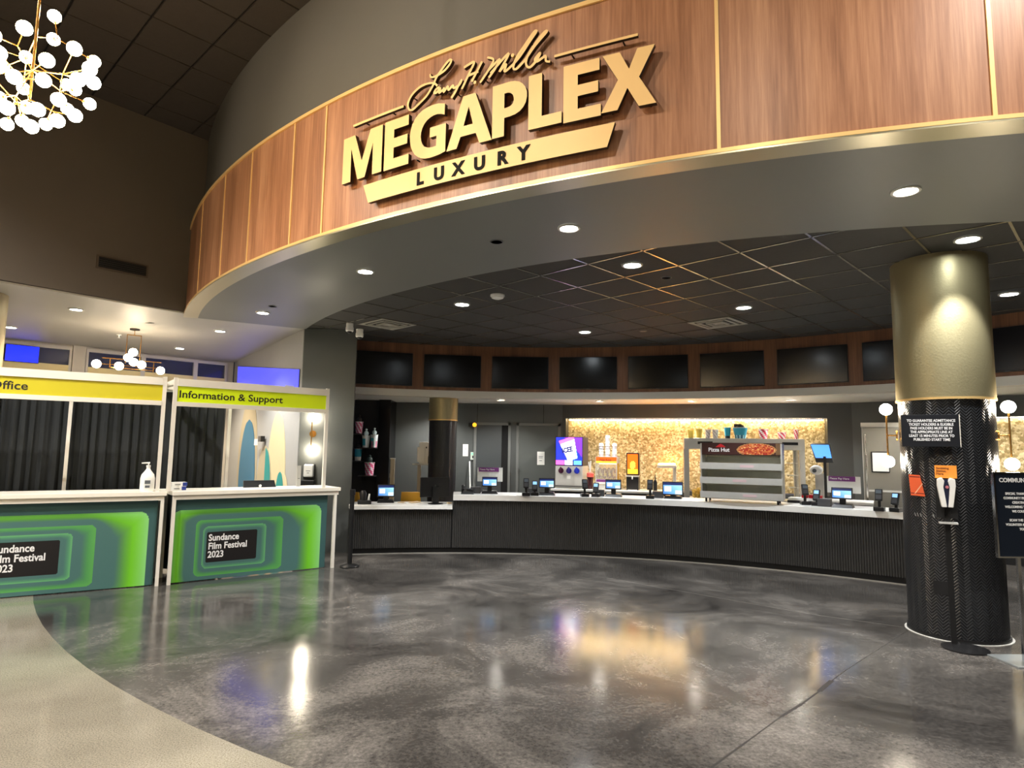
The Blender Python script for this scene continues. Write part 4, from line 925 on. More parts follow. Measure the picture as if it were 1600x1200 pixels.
# ================================================================== COUNTER
aS, aM, aE = radians(-16.3), radians(-4.85), radians(47)
cn_ = thing('service_counter', 'long curved concession counter with black ribbed front and white top', 'counter', (0, 0, 0))
def ribbed(a0, a1, z0, z1):
    mb = MB(); p = .030 / RC; n = int((a1 - a0) / p); prof = ((0, 0), (.15, 0), (.3, .010), (.85, .010))
    vs = []
    for i in range(n):
        for f, d in prof:
            a = a0 + (i + f) * p
            vs += [cpt(a, RC + .012 - d, z0), cpt(a, RC + .012 - d, z1)]
    fs = [(2 * i, 2 * i + 2, 2 * i + 3, 2 * i + 1) for i in range(len(vs) // 2 - 1)]
    return mb.add(vs, fs)
pf = obj('ribbed_front', ribbed(aM, aE, .085, .785), RIB, cn_); pf['kind'] = 'stuff'
pf = obj('ribbed_front', ribbed(aS, aM, .085, .655), RIB, cn_); pf['kind'] = 'stuff'
obj('carcass', MB().arc(CC, 1, RC + .02, RC + .62, aM, aE, .085, .785, 60).arc(CC, 1, RC + .02, RC + .62, aS, aM, .085, .655, 14), BLACKM, cn_)
obj('kick_board', MB().arc(CC, 1, RC + .03, RC + .5, aS, aE, .004, .085, 70), mat('kick_black', (16, 16, 16), .4), cn_)
obj('base_strip', MB().arc(CC, 1, RC + .018, RC + .03, aS, aE, .0, .010, 70), mat('pale_strip', (196, 192, 184), .3, .4), cn_)
obj('counter_top', MB().arc(CC, 1, RC - .055, RC + .66, aM, aE, .787, .87, 80), TOP, cn_, bevel=.004)
obj('low_counter_top', MB().arc(CC, 1, RC - .10, RC + .62, aS, aM - .001, .657, .712, 20), TOP, cn_, bevel=.004)

# screens on the bulkhead
def bpt(a, r, z): return (CB[0] + r * sin(a), CB[1] + r * cos(a), z)
tv = None
names = ['half hidden behind the dark wing wall', 'second from the left', 'third from the left with a bluish glare', 'fourth from the left', 'fifth from the left', 'sixth from the left', 'seventh from the left', 'just left of the big column', 'just right of the big column']
for k in range(9):
    a = radians(-17.35 + 9 * k); lb = 'switched off television on the wooden screen wall, ' + names[k]
    if tv is None:
        tv = thing('menu_television', lb, 'television', bpt(a, RB, 2.91), -a, 'menu televisions on the wooden screen wall')
        obj('bezel', MB().box(-.50, .50, -.030, .012, -.285, .285), BLACK, tv, bevel=.004)
        obj('screen', MB().box(-.488, .488, -.033, -.029, -.270, .275), SCREEN, tv)
        obj('emblem', MB().box(-.025, .025, -.0325, -.030, -.281, -.276), mat('grey_print', (90, 96, 100), .6), tv)
    else: dup(tv, bpt(a, RB, 2.91), -a, lb)

# ------------------------------------------------------------------ things on the counter
def phi(x, y): return atan2(x - CC[0], y - CC[1])
def at_counter(name, label, cat, x, y, z=.8705, turn=0, grp=None): return thing(name, label, cat, (x, y, z), -phi(x, y) + turn, grp)
def ui(u, v):
    b = lerp((60, 110, 190), (150, 205, 240), u * .6 + v * .5)
    if v > .82: b = (24, 36, 80)
    if .1 < u < .42 and .2 < v < .7: b = (226, 236, 246)
    if u > .62 and v < .35: b = (190, 220, 240)
    return b
def pos(x, y, z, label, w_=.24, h_=.15, card=False, turn=0, lift=.11, printer=True):
    t = at_counter('sales_terminal', label, 'register', x, y, z, turn)
    obj('base', MB().hexa([(-.13, -.06, 0), (.13, -.06, 0), (.13, .12, 0), (-.13, .12, 0), (-.11, -.03, .04), (.11, -.03, .04), (.11, .10, .05), (-.11, .10, .05)]), BLACK, t, bevel=.004)
    obj('neck', MB().box(-.035, .035, .0, .05, .035, lift + .05), BLACK, t)
    hd = obj('display', MB().box(-w_ / 2, w_ / 2, -.012, .016, -h_ / 2, h_ / 2), BLACK, t, bevel=.004, loc=(0, -.02, lift + h_ / 2), rot=(radians(-12), 0, 0))
    printed('screen', w_ - .03, h_ - .03, 14, 9, ui, hd, (-w_ / 2 + .015, -.0135, -h_ / 2 + .015), VCE)
    if printer: 
        pr = obj('receipt_printer', MB().box(-.30, -.14, -.02, .12, 0, .10), mat('printer_grey', (70, 70, 72), .4), t, bevel=.008)
    if card:
        obj('card_board', MB().box(-.20, .20, .15, .156, .18, .40), PAPER, t)
        obj('card_header', MB().box(-.18, .14, .144, .15, .335, .40), PURPLE, t)
        text('lettering', 'Please Pay Here', .036, LETW, t, (-.165, .1435, .358), depth=.0006, bold=.0006)
        obj('card_foot', MB().box(-.02, .02, .15, .156, 0, .18), PAPER, t)
    return t
pos(-.325, 9.99, .8705, 'black sales terminal with lit screen and purple header card, leftmost on the high counter', card=True)
pos(.56, 9.83, .8705, 'black sales terminal with lit screen in front of the closed grey door')
pos(1.57, 9.74, .8705, 'black sales terminal with lit screen in front of the slim steaming snack cabinet')
pos(2.42, 9.52, .8705, 'black sales terminal with wide lit screen left of the steel popcorn cabinet', .30, .20, lift=.05)
pos(4.34, 8.36, .8705, 'black sales terminal with purple header card at the right end of the counter', .25, .15, card=True)
pos(-1.93, 9.93, .7125, 'black sales terminal with lit screen on the low end of the counter', .26, .19, printer=False, lift=.09)
def pinpad(x, y, z, label, h=.20, turn=0, lit=False):
    t = at_counter('card_terminal', label, 'card reader', x, y, z, turn)
    obj('foot', MB().box(-.06, .06, -.05, .06, 0, .05), BLACK, t, bevel=.008)
    obj('neck', MB().cyl((0, 0.01, .04), (0, .01, h * .6), .018, n=12), BLACK, t)
    hd = obj('keypad_head', MB().box(-.042, .042, -.018, .018, -.075, .075), BLACK, t, bevel=.008, loc=(0, 0, h * .78), rot=(radians(-18), 0, 0))
    obj('display', MB().box(-.03, .03, -.021, -.017, .015, .06), mat('blue_lcd', (110, 150, 200), .3, emit=.9) if lit else mat('grey_lcd', (96, 104, 112), .2), hd)
    obj('keys', MB().box(-.03, .03, -.021, -.017, -.055, .0), mat('key_grey', (60, 60, 64), .5), hd)
pinpad(.237, 9.62, .8705, 'black card terminal on a stand, leftmost of the pair before the closed grey door', .24)
pinpad(.37, 9.68, .8705, 'small card terminal with blue display, right of the pair before the closed grey door', .19, lit=True)
pinpad(1.12, 9.62, .8705, 'black upright card terminal before the slush drink machine', .24, .3)
pinpad(1.29, 9.64, .8705, 'low card terminal with pale display beside the slush drink machine', .17, -.2, True)
pinpad(2.06, 9.42, .8705, 'black card terminal on the counter in front of the orange sauce dispenser', .26)
pinpad(4.02, 8.72, .8705, 'black card terminal beside the red napkin holder', .26, .4)
pinpad(4.12, 8.60, .8705, 'low card terminal with blue display beside the right sales terminal', .18, -.2, True)
pinpad(4.57, 7.93, .8705, 'black card terminal at the right end of the counter, left of two', .25)
pinpad(4.72, 7.84, .8705, 'black card terminal at the right end of the counter touching the big column', .20, -.3, True)
t = at_counter('desk_telephone', 'black desk telephone and cables at the left end of the high counter', 'telephone', -.66, 9.83)
obj('body', MB().hexa([(-.10, -.07, 0), (.10, -.07, 0), (.10, .09, 0), (-.10, .09, 0), (-.09, -.05, .03), (.09, -.05, .03), (.09, .08, .08), (-.09, .08, .08)]), BLACK, t, bevel=.006)
obj('handset', MB().tube([(-.07, -.04, .07), (-.06, -.01, .10), (-.06, .05, .12), (-.07, .09, .11)], .022, 10), BLACK, t, True)
obj('display', MB().box(0, .07, .03, .06, .075, .085), mat('grey_lcd', (96, 104, 112), .2), t)
t = at_counter('desk_monitor', 'large black computer monitor seen from behind on the low counter', 'monitor', -1.17, 9.90, .7125, .35)
obj('shell', MB().box(-.235, .235, -.02, .02, .10, .40), BLACK, t, bevel=.006); obj('neck', MB().box(-.05, .05, -.06, -.02, .02, .26), BLACK, t, bevel=.004); obj('foot', MB().lathe([(.12, 0), (.12, .008), (.03, .02)], (0, -.05, 0), 24), BLACK, t, True)
obj('emblem', MB().cyl((0, -.021, .27), (0, -.023, .27), .015, n=12), STEELD, t)
t = at_counter('pump_dispenser', 'black plastic tray with a white bottle at the left end of the low counter', 'dispenser', -2.19, 9.62, .7125)
obj('tray', MB().box(-.10, .10, -.06, .06, 0, .06), BLACK, t, bevel=.01); obj('cup', MB().lathe([(.05, .06), (.05, .16), (.03, .20)], (-.02, 0, 0), 16), BLACK, t, True); obj('bottle', MB().cyl((.06, 0, .06), (.07, -.01, .15), .018, .012, n=12), WHITEP, t, True)
for k, (x, y, rz, s, lb) in enumerate(((-1.50, 9.90, .3, .9, 'loose paper sheets on the low counter left of the big monitor'), (-1.72, 9.88, -.4, .5, 'small folded paper on the low counter beside its sales terminal'), (-.95, 9.86, .8, .5, 'crumpled white papers on the low counter right of the big monitor'))):
    t = thing('paper_stack', lb, 'paper', (x, y, .7125), rz); obj('sheet', MB().box(-.12 * s, .12 * s, -.08 * s, .08 * s, 0, .004), PAPER, t); obj('sheet', MB().obox((.03, .02, .012), (.10 * s, .06 * s, .002), Matrix.Rotation(.1, 3, 'X') @ Matrix.Rotation(.5, 3, 'Z')), mat('tan_paper', (200, 170, 120), .7), t)
# yellow chairs behind the low counter
def chair(x, y, rz, label):
    t = thing('yellow_chair', label, 'chair', (x, y, 0), rz, 'yellow chairs')
    obj('seat', MB().box(-.20, .20, -.20, .18, .43, .46), YEL, t, bevel=.01)
    obj('backrest', MB().hexa([(-.17, .17, .58), (.17, .17, .58), (.17, .195, .58), (-.17, .195, .58), (-.155, .20, .84), (.155, .20, .84), (.155, .22, .84), (-.155, .22, .84)]), YEL, t, bevel=.008)
    for sx in (-1, 1):
        obj('leg', MB().cyl((sx * .18, -.18, 0), (sx * .17, -.17, .43), .011, n=8), BLACKM, t)
        obj('leg', MB().cyl((sx * .18, .20, 0), (sx * .15, .19, .60), .011, n=8), BLACKM, t)
chair(-1.66, 10.75, pi + .1, 'yellow chair behind the low counter left of the big monitor')
chair(-2.47, 10.55, pi - .5, 'yellow chair at the far left behind the low counter by the dark wing wall')

# ------------------------------------------------------------------ pizza warmer on the counter
t = at_counter('pizza_warmer', 'tiered stainless pizza warming cabinet with brown advert panel on the counter', 'food warmer', 3.27, 9.0, .8705)
for sx in (-1, 1):
    for y in (-.16, .16): obj('leg', MB().cyl((sx * .47, y, 0), (sx * .47, y, .055), .014, n=10), BLACKM, t)
WW = .54
GLZ = mat('clear_glazing', (210, 220, 215), .05, alpha=.25)
obj('base_deck', MB().box(-WW, WW, -.22, .22, .055, .09), STEEL, t, bevel=.004)
for k, z in enumerate((.09, .29, .49)):
    tier = obj('shelf_tier', MB().box(-WW + .02, WW - .02, -.14, .20, z, z + .012).hexa([(-WW, -.235, z - .03), (WW, -.235, z - .03), (WW, -.20, z - .03), (-WW, -.20, z - .03), (-WW, -.235, z + .06), (WW, -.235, z + .06), (WW, -.14, z + .02), (-WW, -.14, z + .02)]), STEEL, t)
    lx = -.2 + .1 * k if k else .03
    obj('shelf_label', MB().box(lx, lx + .18, -.2375, -.2355, z + .0, z + .035), mat('pale_pink_print', (226, 200, 204), .5), tier)
    obj('heater_bar', MB().box(-WW + .05, WW - .05, -.10, .14, z + .145, z + .16), mat('warm_reflector', (210, 206, 180), .25, .7), tier)
obj('end_panel', MB().box(-WW, -WW + .02, -.18, .22, .09, .82), STEEL, t); obj('end_panel', MB().box(WW - .02, WW, -.18, .22, .09, .82), STEEL, t)
obj('back_panel', MB().box(-WW + .02, WW - .02, .20, .206, .09, .66), mat('warm_steel_back', (176, 172, 150), .35, .4, noise=.25, nscale=3), t)
obj('top_box', MB().box(-WW, WW, -.16, .22, .66, .83), mat('brown_cabinet', (60, 28, 22), .4), t, bevel=.004)
def pz(u, v):
    b = (62, 26, 22); e = ((u - .70) / .24) ** 2 + ((v - .42) / .60) ** 2
    if e < 1:
        if e > .84: return (196, 140, 84)
        r = random.Random(int(u * 60) * 31 + int(v * 12)).random()
        return (176, 44, 26) if r < .5 else ((214, 120, 60) if r < .85 else (236, 190, 130))
    if u > .93: return (120, 90, 60)
    return b
ad = printed('advert_panel', 2 * WW - .02, .155, 90, 22, pz, t, (-WW + .01, -.163, .668), VCP)
text('lettering', 'Pizza Hut', .075, LETW, ad, (.10, -.001, .038), depth=.0008, bold=.002)
obj('emblem', MB().prism([(.20, .10), (.245, .135), (.27, .146), (.295, .135), (.34, .10)], -.003, -.001), mat('red_print', (206, 30, 36), .5), ad)
# steel popcorn cabinet behind it
t = thing('popcorn_cabinet', 'tall stainless popcorn cabinet with clear sides behind the pizza warmer', 'popcorn machine', (3.90, 10.75, 0), radians(-14))
PW = .90
obj('plinth', MB().box(-PW, PW, -.3, .3, 0, .78), STEELD, t)
for sx in (-1, 1):
    for y in (-.28, .25): obj('corner_post', MB().box(sx * PW - .04, sx * PW + .04, y, y + .06, .78, 1.64), STEEL, t)
obj('hood', MB().box(-PW - .04, PW + .04, -.30, .32, 1.62, 1.80), STEEL, t, bevel=.006)
for x in (-.72, .60): obj('vent_slot', MB().box(x, x + .24, -.303, -.300, 1.70, 1.745), LETB, t)
obj('side_glass', MB().box(-PW + .01, -PW + .016, -.22, .25, .80, 1.62).box(PW - .016, PW - .01, -.22, .25, .80, 1.62), GLZ, t)
obj('floor_pan', MB().box(-PW + .04, PW - .04, -.26, .30, .78, .80), STEEL, t)
obj('kettle', MB().cyl((-.42, 0, 1.28), (-.42, 0, 1.46), .13, n=24).cyl((-.42, 0, 1.46), (-.42, 0, 1.62), .02, n=10), STEEL, t, True)
for z in (1.0, 1.2, 1.4): obj('side_rack', MB().box(PW - .16, PW - .04, -.1, .2, z, z + .012), STEEL, t)
mb = MB(); rnd = random.Random(2)
for k in range(330):
    x = rnd.uniform(-.8, -.1); y = rnd.uniform(-.22, .22); z = .81 + rnd.random() * .22 * max(.15, 1 - abs(x + .5) / .5); mb.sphere((x, y, z), rnd.uniform(.018, .028), 5, 3)
obj('popcorn', mb, mat('popcorn_yellow', (246, 214, 110), .7), t)['kind'] = 'stuff'
ZT = 1.8005
def cup(x, r0, r1, h, label, top=None, fn=None, m=None, y=-.05, grp='display cups on the popcorn cabinet', cat='cup', name='display_cup', base=None):
    ca, sa = cos(radians(-14)), sin(radians(-14))
    loc = (3.90 + x * ca - y * sa, 10.75 + x * sa + y * ca, ZT) if base is None else base
    t = thing(name, label, cat, loc, radians(-14), grp); n = 20
    if fn:
        vs = []; fs = []; cols = []; nz = 12
        for j in range(nz):
            for i in range(n):
                o = len(vs)
                for di, dj in ((0, 0), (1, 0), (1, 1), (0, 1)):
                    a = 2 * pi * (i + di) / n; f = (j + dj) / nz; r = r0 + (r1 - r0) * f; vs.append((r * cos(a), r * sin(a), h * f)); cols.append(srgb(fn(i / n, (j + .5) / nz)))
                fs.append((o, o + 1, o + 2, o + 3))
        me = bpy.data.meshes.new('cup_wall'); me.from_pydata(vs, [], fs); me.materials.append(VCP); ca_ = me.color_attributes.new('Col', 'FLOAT_COLOR', 'POINT')
        for q in range(len(vs)): ca_.data[q].color = cols[q]
        link('cup_wall', me, t)
    else: obj('cup_wall', MB().cyl((0, 0, 0), (0, 0, h), r0, r1, n=n, cap=False), m, t, True)
    obj('rim', MB().lathe([(r1 - .004, h - .004), (r1 + .004, h - .004), (r1 + .004, h + .003), (r1 - .004, h + .003)], n=20), m or WHITEP, t)
    obj('cup_base', MB().cyl((0, 0, 0), (0, 0, .004), r0 - .002, n=n), m or WHITEP, t)
    if top: top(t)
    return t
YC = mat('yellow_cup', (238, 212, 96), .5); WC = mat('white_printed_cup', (226, 222, 216), .5)
cup(-.82, .04, .055, .14, 'pale yellow cup at the left end on top of the popcorn cabinet', m=YC)
cup(-.68, .04, .055, .16, 'bright yellow cup second from the left on top of the popcorn cabinet', m=YC)
for x, lb in ((-.54, 'white patterned cup, left of two on top of the popcorn cabinet'), (-.42, 'white patterned cup, right of two on top of the popcorn cabinet')):
    cup(x, .038, .052, .15, lb, fn=lambda u, v: (150, 140, 160) if (int(u * 20) + int(v * 9)) % 4 == 0 else (232, 228, 222))
blu = lambda u, v: (28, 140, 170) if v > .35 else ((20, 90, 120) if int(u * 20) % 2 else (150, 200, 210))
cup(-.22, .04, .055, .19, 'slim blue and black souvenir cup on top of the popcorn cabinet', fn=lambda u, v: (26, 26, 30) if v < .28 else (24, 150, 176))
def topper(t): obj('topper', MB().sphere((0, 0, .19), .075, 12, 8, sc=(1, 1, .7)).box(-.10, .02, -.02, .02, .19, .25), BLACK, t, True)
cup(-.015, .085, .12, .185, 'big blue popcorn bucket with black topper on the popcorn cabinet', topper, blu, name='popcorn_bucket', cat='bucket')
red = lambda u, v: (196, 30, 70) if int((u * 10 + v * 3)) % 2 else (240, 226, 226)
cup(.35, .055, .078, .165, 'largest red and white striped popcorn bucket on the popcorn cabinet', fn=red, name='popcorn_bucket', cat='bucket')
cup(.64, .048, .068, .115, 'short red and white striped popcorn bucket on the popcorn cabinet', fn=red, name='popcorn_bucket', cat='bucket')
cup(.86, .028, .04, .16, 'narrow red and white striped cup at the right end of the popcorn cabinet', fn=red)

# ------------------------------------------------------------------ back counter and its machines
NC = -cn
bc = thing('back_counter', 'white topped back counter along the gold mosaic wall', 'counter', NP + NC * .0, NA)
obj('cabinet', MB().box(0, 2.30, -.85, -.01, .08, .82), BLACKM, bc); obj('plinth', MB().box(.02, 2.28, -.80, -.05, 0, .08), BLACK, bc)
obj('counter_top', MB().box(-.02, 2.32, -.88, -.005, .82, .855), TOP, bc, bevel=.003)
def on_back(x, y): # local x,y on the back counter -> world
    return (NP.x + x * ND.x - y * ND.y, NP.y + x * ND.y + y * ND.x, .8555)
t = thing('slush_machine', 'steel slush drink machine with lit pink and blue advert', 'drink machine', on_back(.27, -.42), NA)
obj('cabinet', MB().box(-.25, .27, -.25, .3, 0, .42), STEEL, t, bevel=.004); obj('header_box', MB().box(-.25, .27, -.25, .3, .42, .96), mat('dark_blue_case', (24, 24, 52), .3), t)
def ice(u, v):
    if v < .17: return ((226, 60, 130), (230, 225, 240), (60, 110, 220))[min(2, int(u * 3))] if .03 < (u * 3) % 1 < .93 and v > .03 else (24, 20, 60)
    # tilted cup
    a = .33; x = (u - .52) * cos(a) + (v - .58) * sin(a); y = -(u - .52) * sin(a) + (v - .58) * cos(a)
    if abs(y) < .40 and abs(x) < .24 + .14 * y:
        if y > .27: return (240, 70, 130)
        if abs(x) < .17 and -.2 < y < .17: return (232, 228, 240)
        return (120, 190, 240) if x > -.05 and y < 0 else (244, 246, 252)
    return (22, 30, 130) if u + v < 1.3 else (70, 30, 120)
ad = printed('advert_panel', .50, .52, 44, 46, ice, t, (-.24, -.2535, .43), VCL)
text('lettering', 'ICEE', .125, mat('navy_print', (10, 20, 120), .5), ad, (.125, -.004, .225), rot=(pi / 2, -.2, 0), depth=.002, bold=.007, sx=.85)
for k in range(3):
    f = obj('nozzle', MB().cyl((-.14 + .15 * k, -.26, .33), (-.14 + .15 * k, -.25, .33), .052, n=20).box(-.15 + .15 * k, -.13 + .15 * k, -.31, -.26, .29, .40), mat(('maroon_face', 'indigo_face', 'blue_face')[k], ((70, 20, 50), (40, 36, 120), (40, 60, 190))[k], .3), t)
obj('notice', MB().box(-.03, .04, -.2525, -.2505, .18, .24), PAPER, t); obj('drip_tray', MB().box(-.24, .26, -.30, -.25, .03, .06), STEELD, t)
t = thing('snack_cabinet', 'small glass snack cabinet with orange header holding pretzels on the back counter', 'food warmer', on_back(.97, -.45), NA)
obj('case_frame', MB().box(-.20, .20, -.18, .18, 0, .08).box(-.20, .20, -.18, .18, .48, .60).box(-.20, -.185, -.18, -.165, .08, .48).box(.185, .20, -.18, -.165, .08, .48), STEEL, t)
obj('glazing', MB().box(-.185, .185, -.178, -.174, .08, .48), GLZ, t)
hd = printed('header', .38, .11, 20, 6, lambda u, v: (214, 88, 28) if v > .3 else (240, 190, 60), t, (-.19, -.1825, .485), VCE)
text('lettering', 'Nachos', .07, mat('maroon_print', (120, 30, 20), .6), hd, (.07, -.001, .035), depth=.0006, bold=.001)
for k in range(4): obj('pretzel', MB().tube([(-.12 + .08 * k + .03 * cos(q * .8), -.10, .30 + .09 * sin(q * .8)) for q in range(8)], .018, 8), mat('baked_brown', (150, 92, 30), .6), t, True)
obj('back_lining', MB().box(-.185, .185, .165, .175, .08, .48), mat('amber_lining', (196, 160, 70), .5), t)
obj('inner_lamp', MB().box(-.15, .15, -.05, .05, .465, .475), mat('warm_tube', (255, 220, 150), .4, emit=5), t)
obj('price_card', MB().box(-.19, .17, -.20, -.195, .10, .19), PAPER, t); obj('card_header', MB().box(-.18, .16, -.202, -.20, .14, .185), PURPLE, t)
for k, (dx, h, lb) in enumerate(((-.12, .30, 'stack of white cups on the snack cabinet, left'), (.0, .40, 'tallest stack of white cups on the snack cabinet, middle'), (.13, .27, 'stack of white cups on the snack cabinet, right'))):
    b = on_back(.97 + dx, -.45); t = thing('cup_stack', lb, 'cup', (b[0], b[1], b[2] + .6005), NA, 'cup stacks on the snack cabinet')
    nst = int(h / .05)
    for q in range(nst): obj('cup', MB().cyl((0, 0, q * .05), (0, 0, q * .05 + .052), .048, .036, n=14), mat('paper_cup', (226, 224, 222), .5) if q % 3 else mat('paper_cup_grey', (170, 168, 176), .5), t, True)
t = thing('drink_pitcher', 'red and clear plastic pitcher between the slush machine and the snack cabinet', 'pitcher', on_back(.66, -.55), NA)
obj('jug', MB().lathe([(.05, 0), (.055, .18), (.065, .22)], n=18), mat('black_cherry', (60, 20, 24), .2), t, True); obj('lid', MB().lathe([(.066, .22), (.066, .29), (.04, .31)], n=18), mat('coral_plastic', (236, 104, 96), .4), t, True); obj('straws', MB().cyl((0, 0, .31), (.01, 0, .52), .012, n=8).cyl((0, 0, .31), (-.03, 0, .50), .012, n=8), WHITEP, t)
t = thing('sauce_dispenser', 'tall sauce dispenser with glowing orange panel on the back counter', 'dispenser', on_back(1.44, -.42), NA)
obj('base', MB().box(-.11, .11, -.16, .14, 0, .26), BLACK, t, bevel=.02); obj('arch', MB().box(-.125, .125, -.17, -.14, .245, .27), STEEL, t); obj('spout', MB().cyl((0, -.17, .20), (0, -.16, .26), .012, n=8), WHITEP, t)
obj('case', MB().box(-.115, .115, -.10, .12, .27, .68), BLACK, t, bevel=.006)
printed('lit_panel', .19, .36, 16, 28, lambda u, v: (250, 214, 70) if hypot((u - .5) / .28, (v - .45) / .2) < 1 and (int(u * 16) + int(v * 28)) % 3 else ((236, 84, 16) if v > .25 else (246, 150, 40)), t, (-.095, -.1035, .295), vc_mat('lit_orange_panel', 1.0, .3))
obj('foot', MB().lathe([(.13, 0), (.13, .015), (.10, .03)], (0, -.06, 0), 20), CHROME, t, True)
t = thing('squeeze_bottle', 'narrow black capped bottle on the back counter right of the sauce dispenser', 'bottle', on_back(1.85, -.6), NA)
obj('bottle', MB().lathe([(.035, 0), (.035, .16), (.015, .2)], n=14), BLACK, t, True); obj('cap', MB().cyl((0, 0, .2), (0, 0, .30), .010, .006, n=8), BLACK, t)
t = thing('heat_lamp', 'steel heat lamp shelf glowing orange beside the popcorn cabinet', 'heat lamp', on_back(2.05, -.50), NA)
obj('post', MB().box(.10, .16, .05, .10, 0, .42), STEEL, t); obj('shade', MB().box(-.16, .17, -.15, .12, .42, .47), STEEL, t, bevel=.004)
obj('lamp_bar', MB().box(-.14, .15, -.12, .10, .47, .505), mat('orange_glow', (255, 170, 70), .4, emit=22, emit_rgb=(255, 160, 60)), t)

# right part of the service area
t = thing('order_screen', 'tilted order screen with blue picture on a stand behind the right counter', 'monitor', (4.80, 9.95, .8705), radians(-24))
obj('stand', MB().box(.08, .12, -.03, .03, 0, .72), BLACKM, t)
obj('shell', MB().hexa([(-.02, .02, .56), (.22, .02, .56), (.22, .05, .56), (-.02, .05, .56), (-.10, -.12, .84), (.17, -.12, .84), (.19, -.04, .86), (-.06, -.04, .86)]), BLACK, t)
obj('lit_face', MB().hexa([(-.01, .010, .585), (.21, .010, .585), (.21, .018, .585), (-.01, .018, .585), (-.09, -.128, .835), (.16, -.128, .835), (.16, -.12, .835), (-.09, -.12, .835)]), mat('blue_desktop', (66, 120, 214), .3, emit=1.2), t)
bx = thing('side_cabinet', 'black cabinet carrying the order screen behind the right counter', 'cabinet', (4.98, 9.66, 0), radians(-30)); obj('carcass', MB().box(-.42, .42, -.3, .35, 0, .835), BLACKM, bx); obj('counter_top', MB().box(-.44, .44, -.32, .37, .835, .8695), TOP, bx)
t = thing('cup_tower', 'white curved cup dispenser tower in front of the gold wall at right', 'dispenser', (4.70, 9.72, .8700), radians(-24))
obj('tower', MB().box(-.05, .07, 0, .08, 0, .40), mat('pale_grey_plastic', (196, 194, 188), .4), t, bevel=.008); obj('head', MB().sphere((-.03, 0, .45), .085, 16, 10, sc=(1.1, .8, .85)), WHITEP, t, True); obj('dial', MB().cyl((-.06, -.06, .44), (-.06, -.075, .44), .03, n=14), mat('grey_print', (90, 96, 100), .6), t)
t = thing('napkin_tray', 'white tray with red napkin holder on the right part of the counter', 'tray', (4.24, 9.05, .8705), radians(-32))
obj('tray', MB().box(-.28, .22, -.12, .14, 0, .035), BLACK, t); obj('liner', MB().box(-.27, .21, -.11, .13, .035, .07), PAPER, t)
for k in range(3): obj('red_packet', MB().box(-.10 + .09 * k, -.02 + .09 * k, -.06, .06, .0705, .13 - .01 * k), mat('red_gloss', (196, 28, 34), .3), t, bevel=.008)
t = thing('steel_refrigerator', 'tall stainless refrigerator door left of the big round column', 'refrigerator', (6.08, 10.3, 0), radians(-30))
obj('cabinet', MB().box(-.33, .40, 0, .6, .08, 2.02), STEEL, t, bevel=.006); obj('top_panel', MB().box(-.34, .41, -.012, .6, 2.02, 2.09), WHITE, t)
obj('door', MB().box(-.32, .39, -.05, -.002, .12, 2.01), mat('smoked_steel', (150, 148, 142), .3, .8, noise=.08, nscale=2), t, bevel=.006)
obj('handle', MB().box(-.29, -.27, -.09, -.05, .5, 1.9), CHROME, t); obj('rail', MB().box(-.26, .39, -.06, -.05, .97, 1.0), STEEL, t)
obj('plinth', MB().box(-.30, .37, .03, .55, 0, .08), BLACK, t)
nb = obj('dispenser_cover', MB().box(-.21, .05, -.09, -.05, 1.28, 1.62), BLACK, t, bevel=.015); obj('white_sheet', MB().box(-.19, .035, -.096, -.09, 1.30, 1.60), WHITEP, nb)

# things on the back wall
for x0, x1, z0, z1, nm, lb, m in ((-.955, -.85, 1.42, 1.655, 'wall_notice', 'white paper notice on the back wall beside the slim column', PAPER), (.52, .665, 1.27, 1.53, 'door_notice', 'white paper notice taped on the closed grey door', PAPER)):
    t = thing(nm, lb, 'paper', (x0, 12.566 if x0 > 0 else 12.597, z0)); W_, H_ = x1 - x0, z1 - z0
    obj('sheet', MB().box(0, W_, -.003, 0, 0, H_), m, t)
    obj('print', MB().box(.03, W_ - .03, -.004, -.003, H_ * .6, H_ * .64).box(.03, W_ - .04, -.004, -.003, H_ * .5, H_ * .53).box(.04, W_ - .05, -.004, -.003, H_ * .3, H_ * .34), mat('grey_print', (90, 96, 100), .6), t)
t = thing('door_keypad', 'small pale keypad with green light beside the open doorway', 'keypad', (-.80, 12.598, 1.35)); obj('body', MB().box(0, .10, -.03, 0, 0, .15), mat('pale_keypad', (190, 200, 190), .4), t, bevel=.004); obj('indicator', MB().box(.02, .045, -.032, -.03, .10, .135), mat('green_led', (80, 220, 130), .4, emit=1), t); obj('keys', MB().box(.035, .08, -.032, -.03, .03, .08), BLACK, t)
t = thing('alarm_strobe', 'amber alarm strobe above the open doorway on the back wall', 'alarm', (-.76, 12.598, 2.02)); obj('mount', MB().box(-.09, .02, -.05, 0, -.02, .06), BLACK, t, bevel=.004); obj('lens', MB().sphere((.03, -.06, .02), .042, 14, 8), mat('amber_lens', (246, 168, 40), .3, emit=.8), t, True)
t = thing('broom_handle', 'white handled broom leaning on the back wall by the doorway', 'broom', (-.74, 12.25, 0)); obj('handle', MB().cyl((.0, 0, .1), (-.07, .28, 1.32), .014, n=10), WHITEP, t); obj('brush', MB().box(-.14, .14, -.05, .05, 0, .12), BLACK, t)
t = thing('wooden_post', 'pale wooden post standing beside the black pilaster', 'post', (-2.03, 10.95, 0)); obj('post', MB().box(-.035, .035, -.03, .03, 0, 1.37), mat('pale_wood', (170, 160, 140), .6), t); obj('cap', MB().box(-.04, .04, -.035, .035, 1.37, 1.385), WHITEP, t); obj('clip', MB().box(-.05, -.035, -.03, .03, 1.05, 1.12), STEELD, t)
t = thing('ticket_kiosk', 'white boxed machine on a bracket stand left of the slim column', 'kiosk', (-1.57, 11.55, 0))
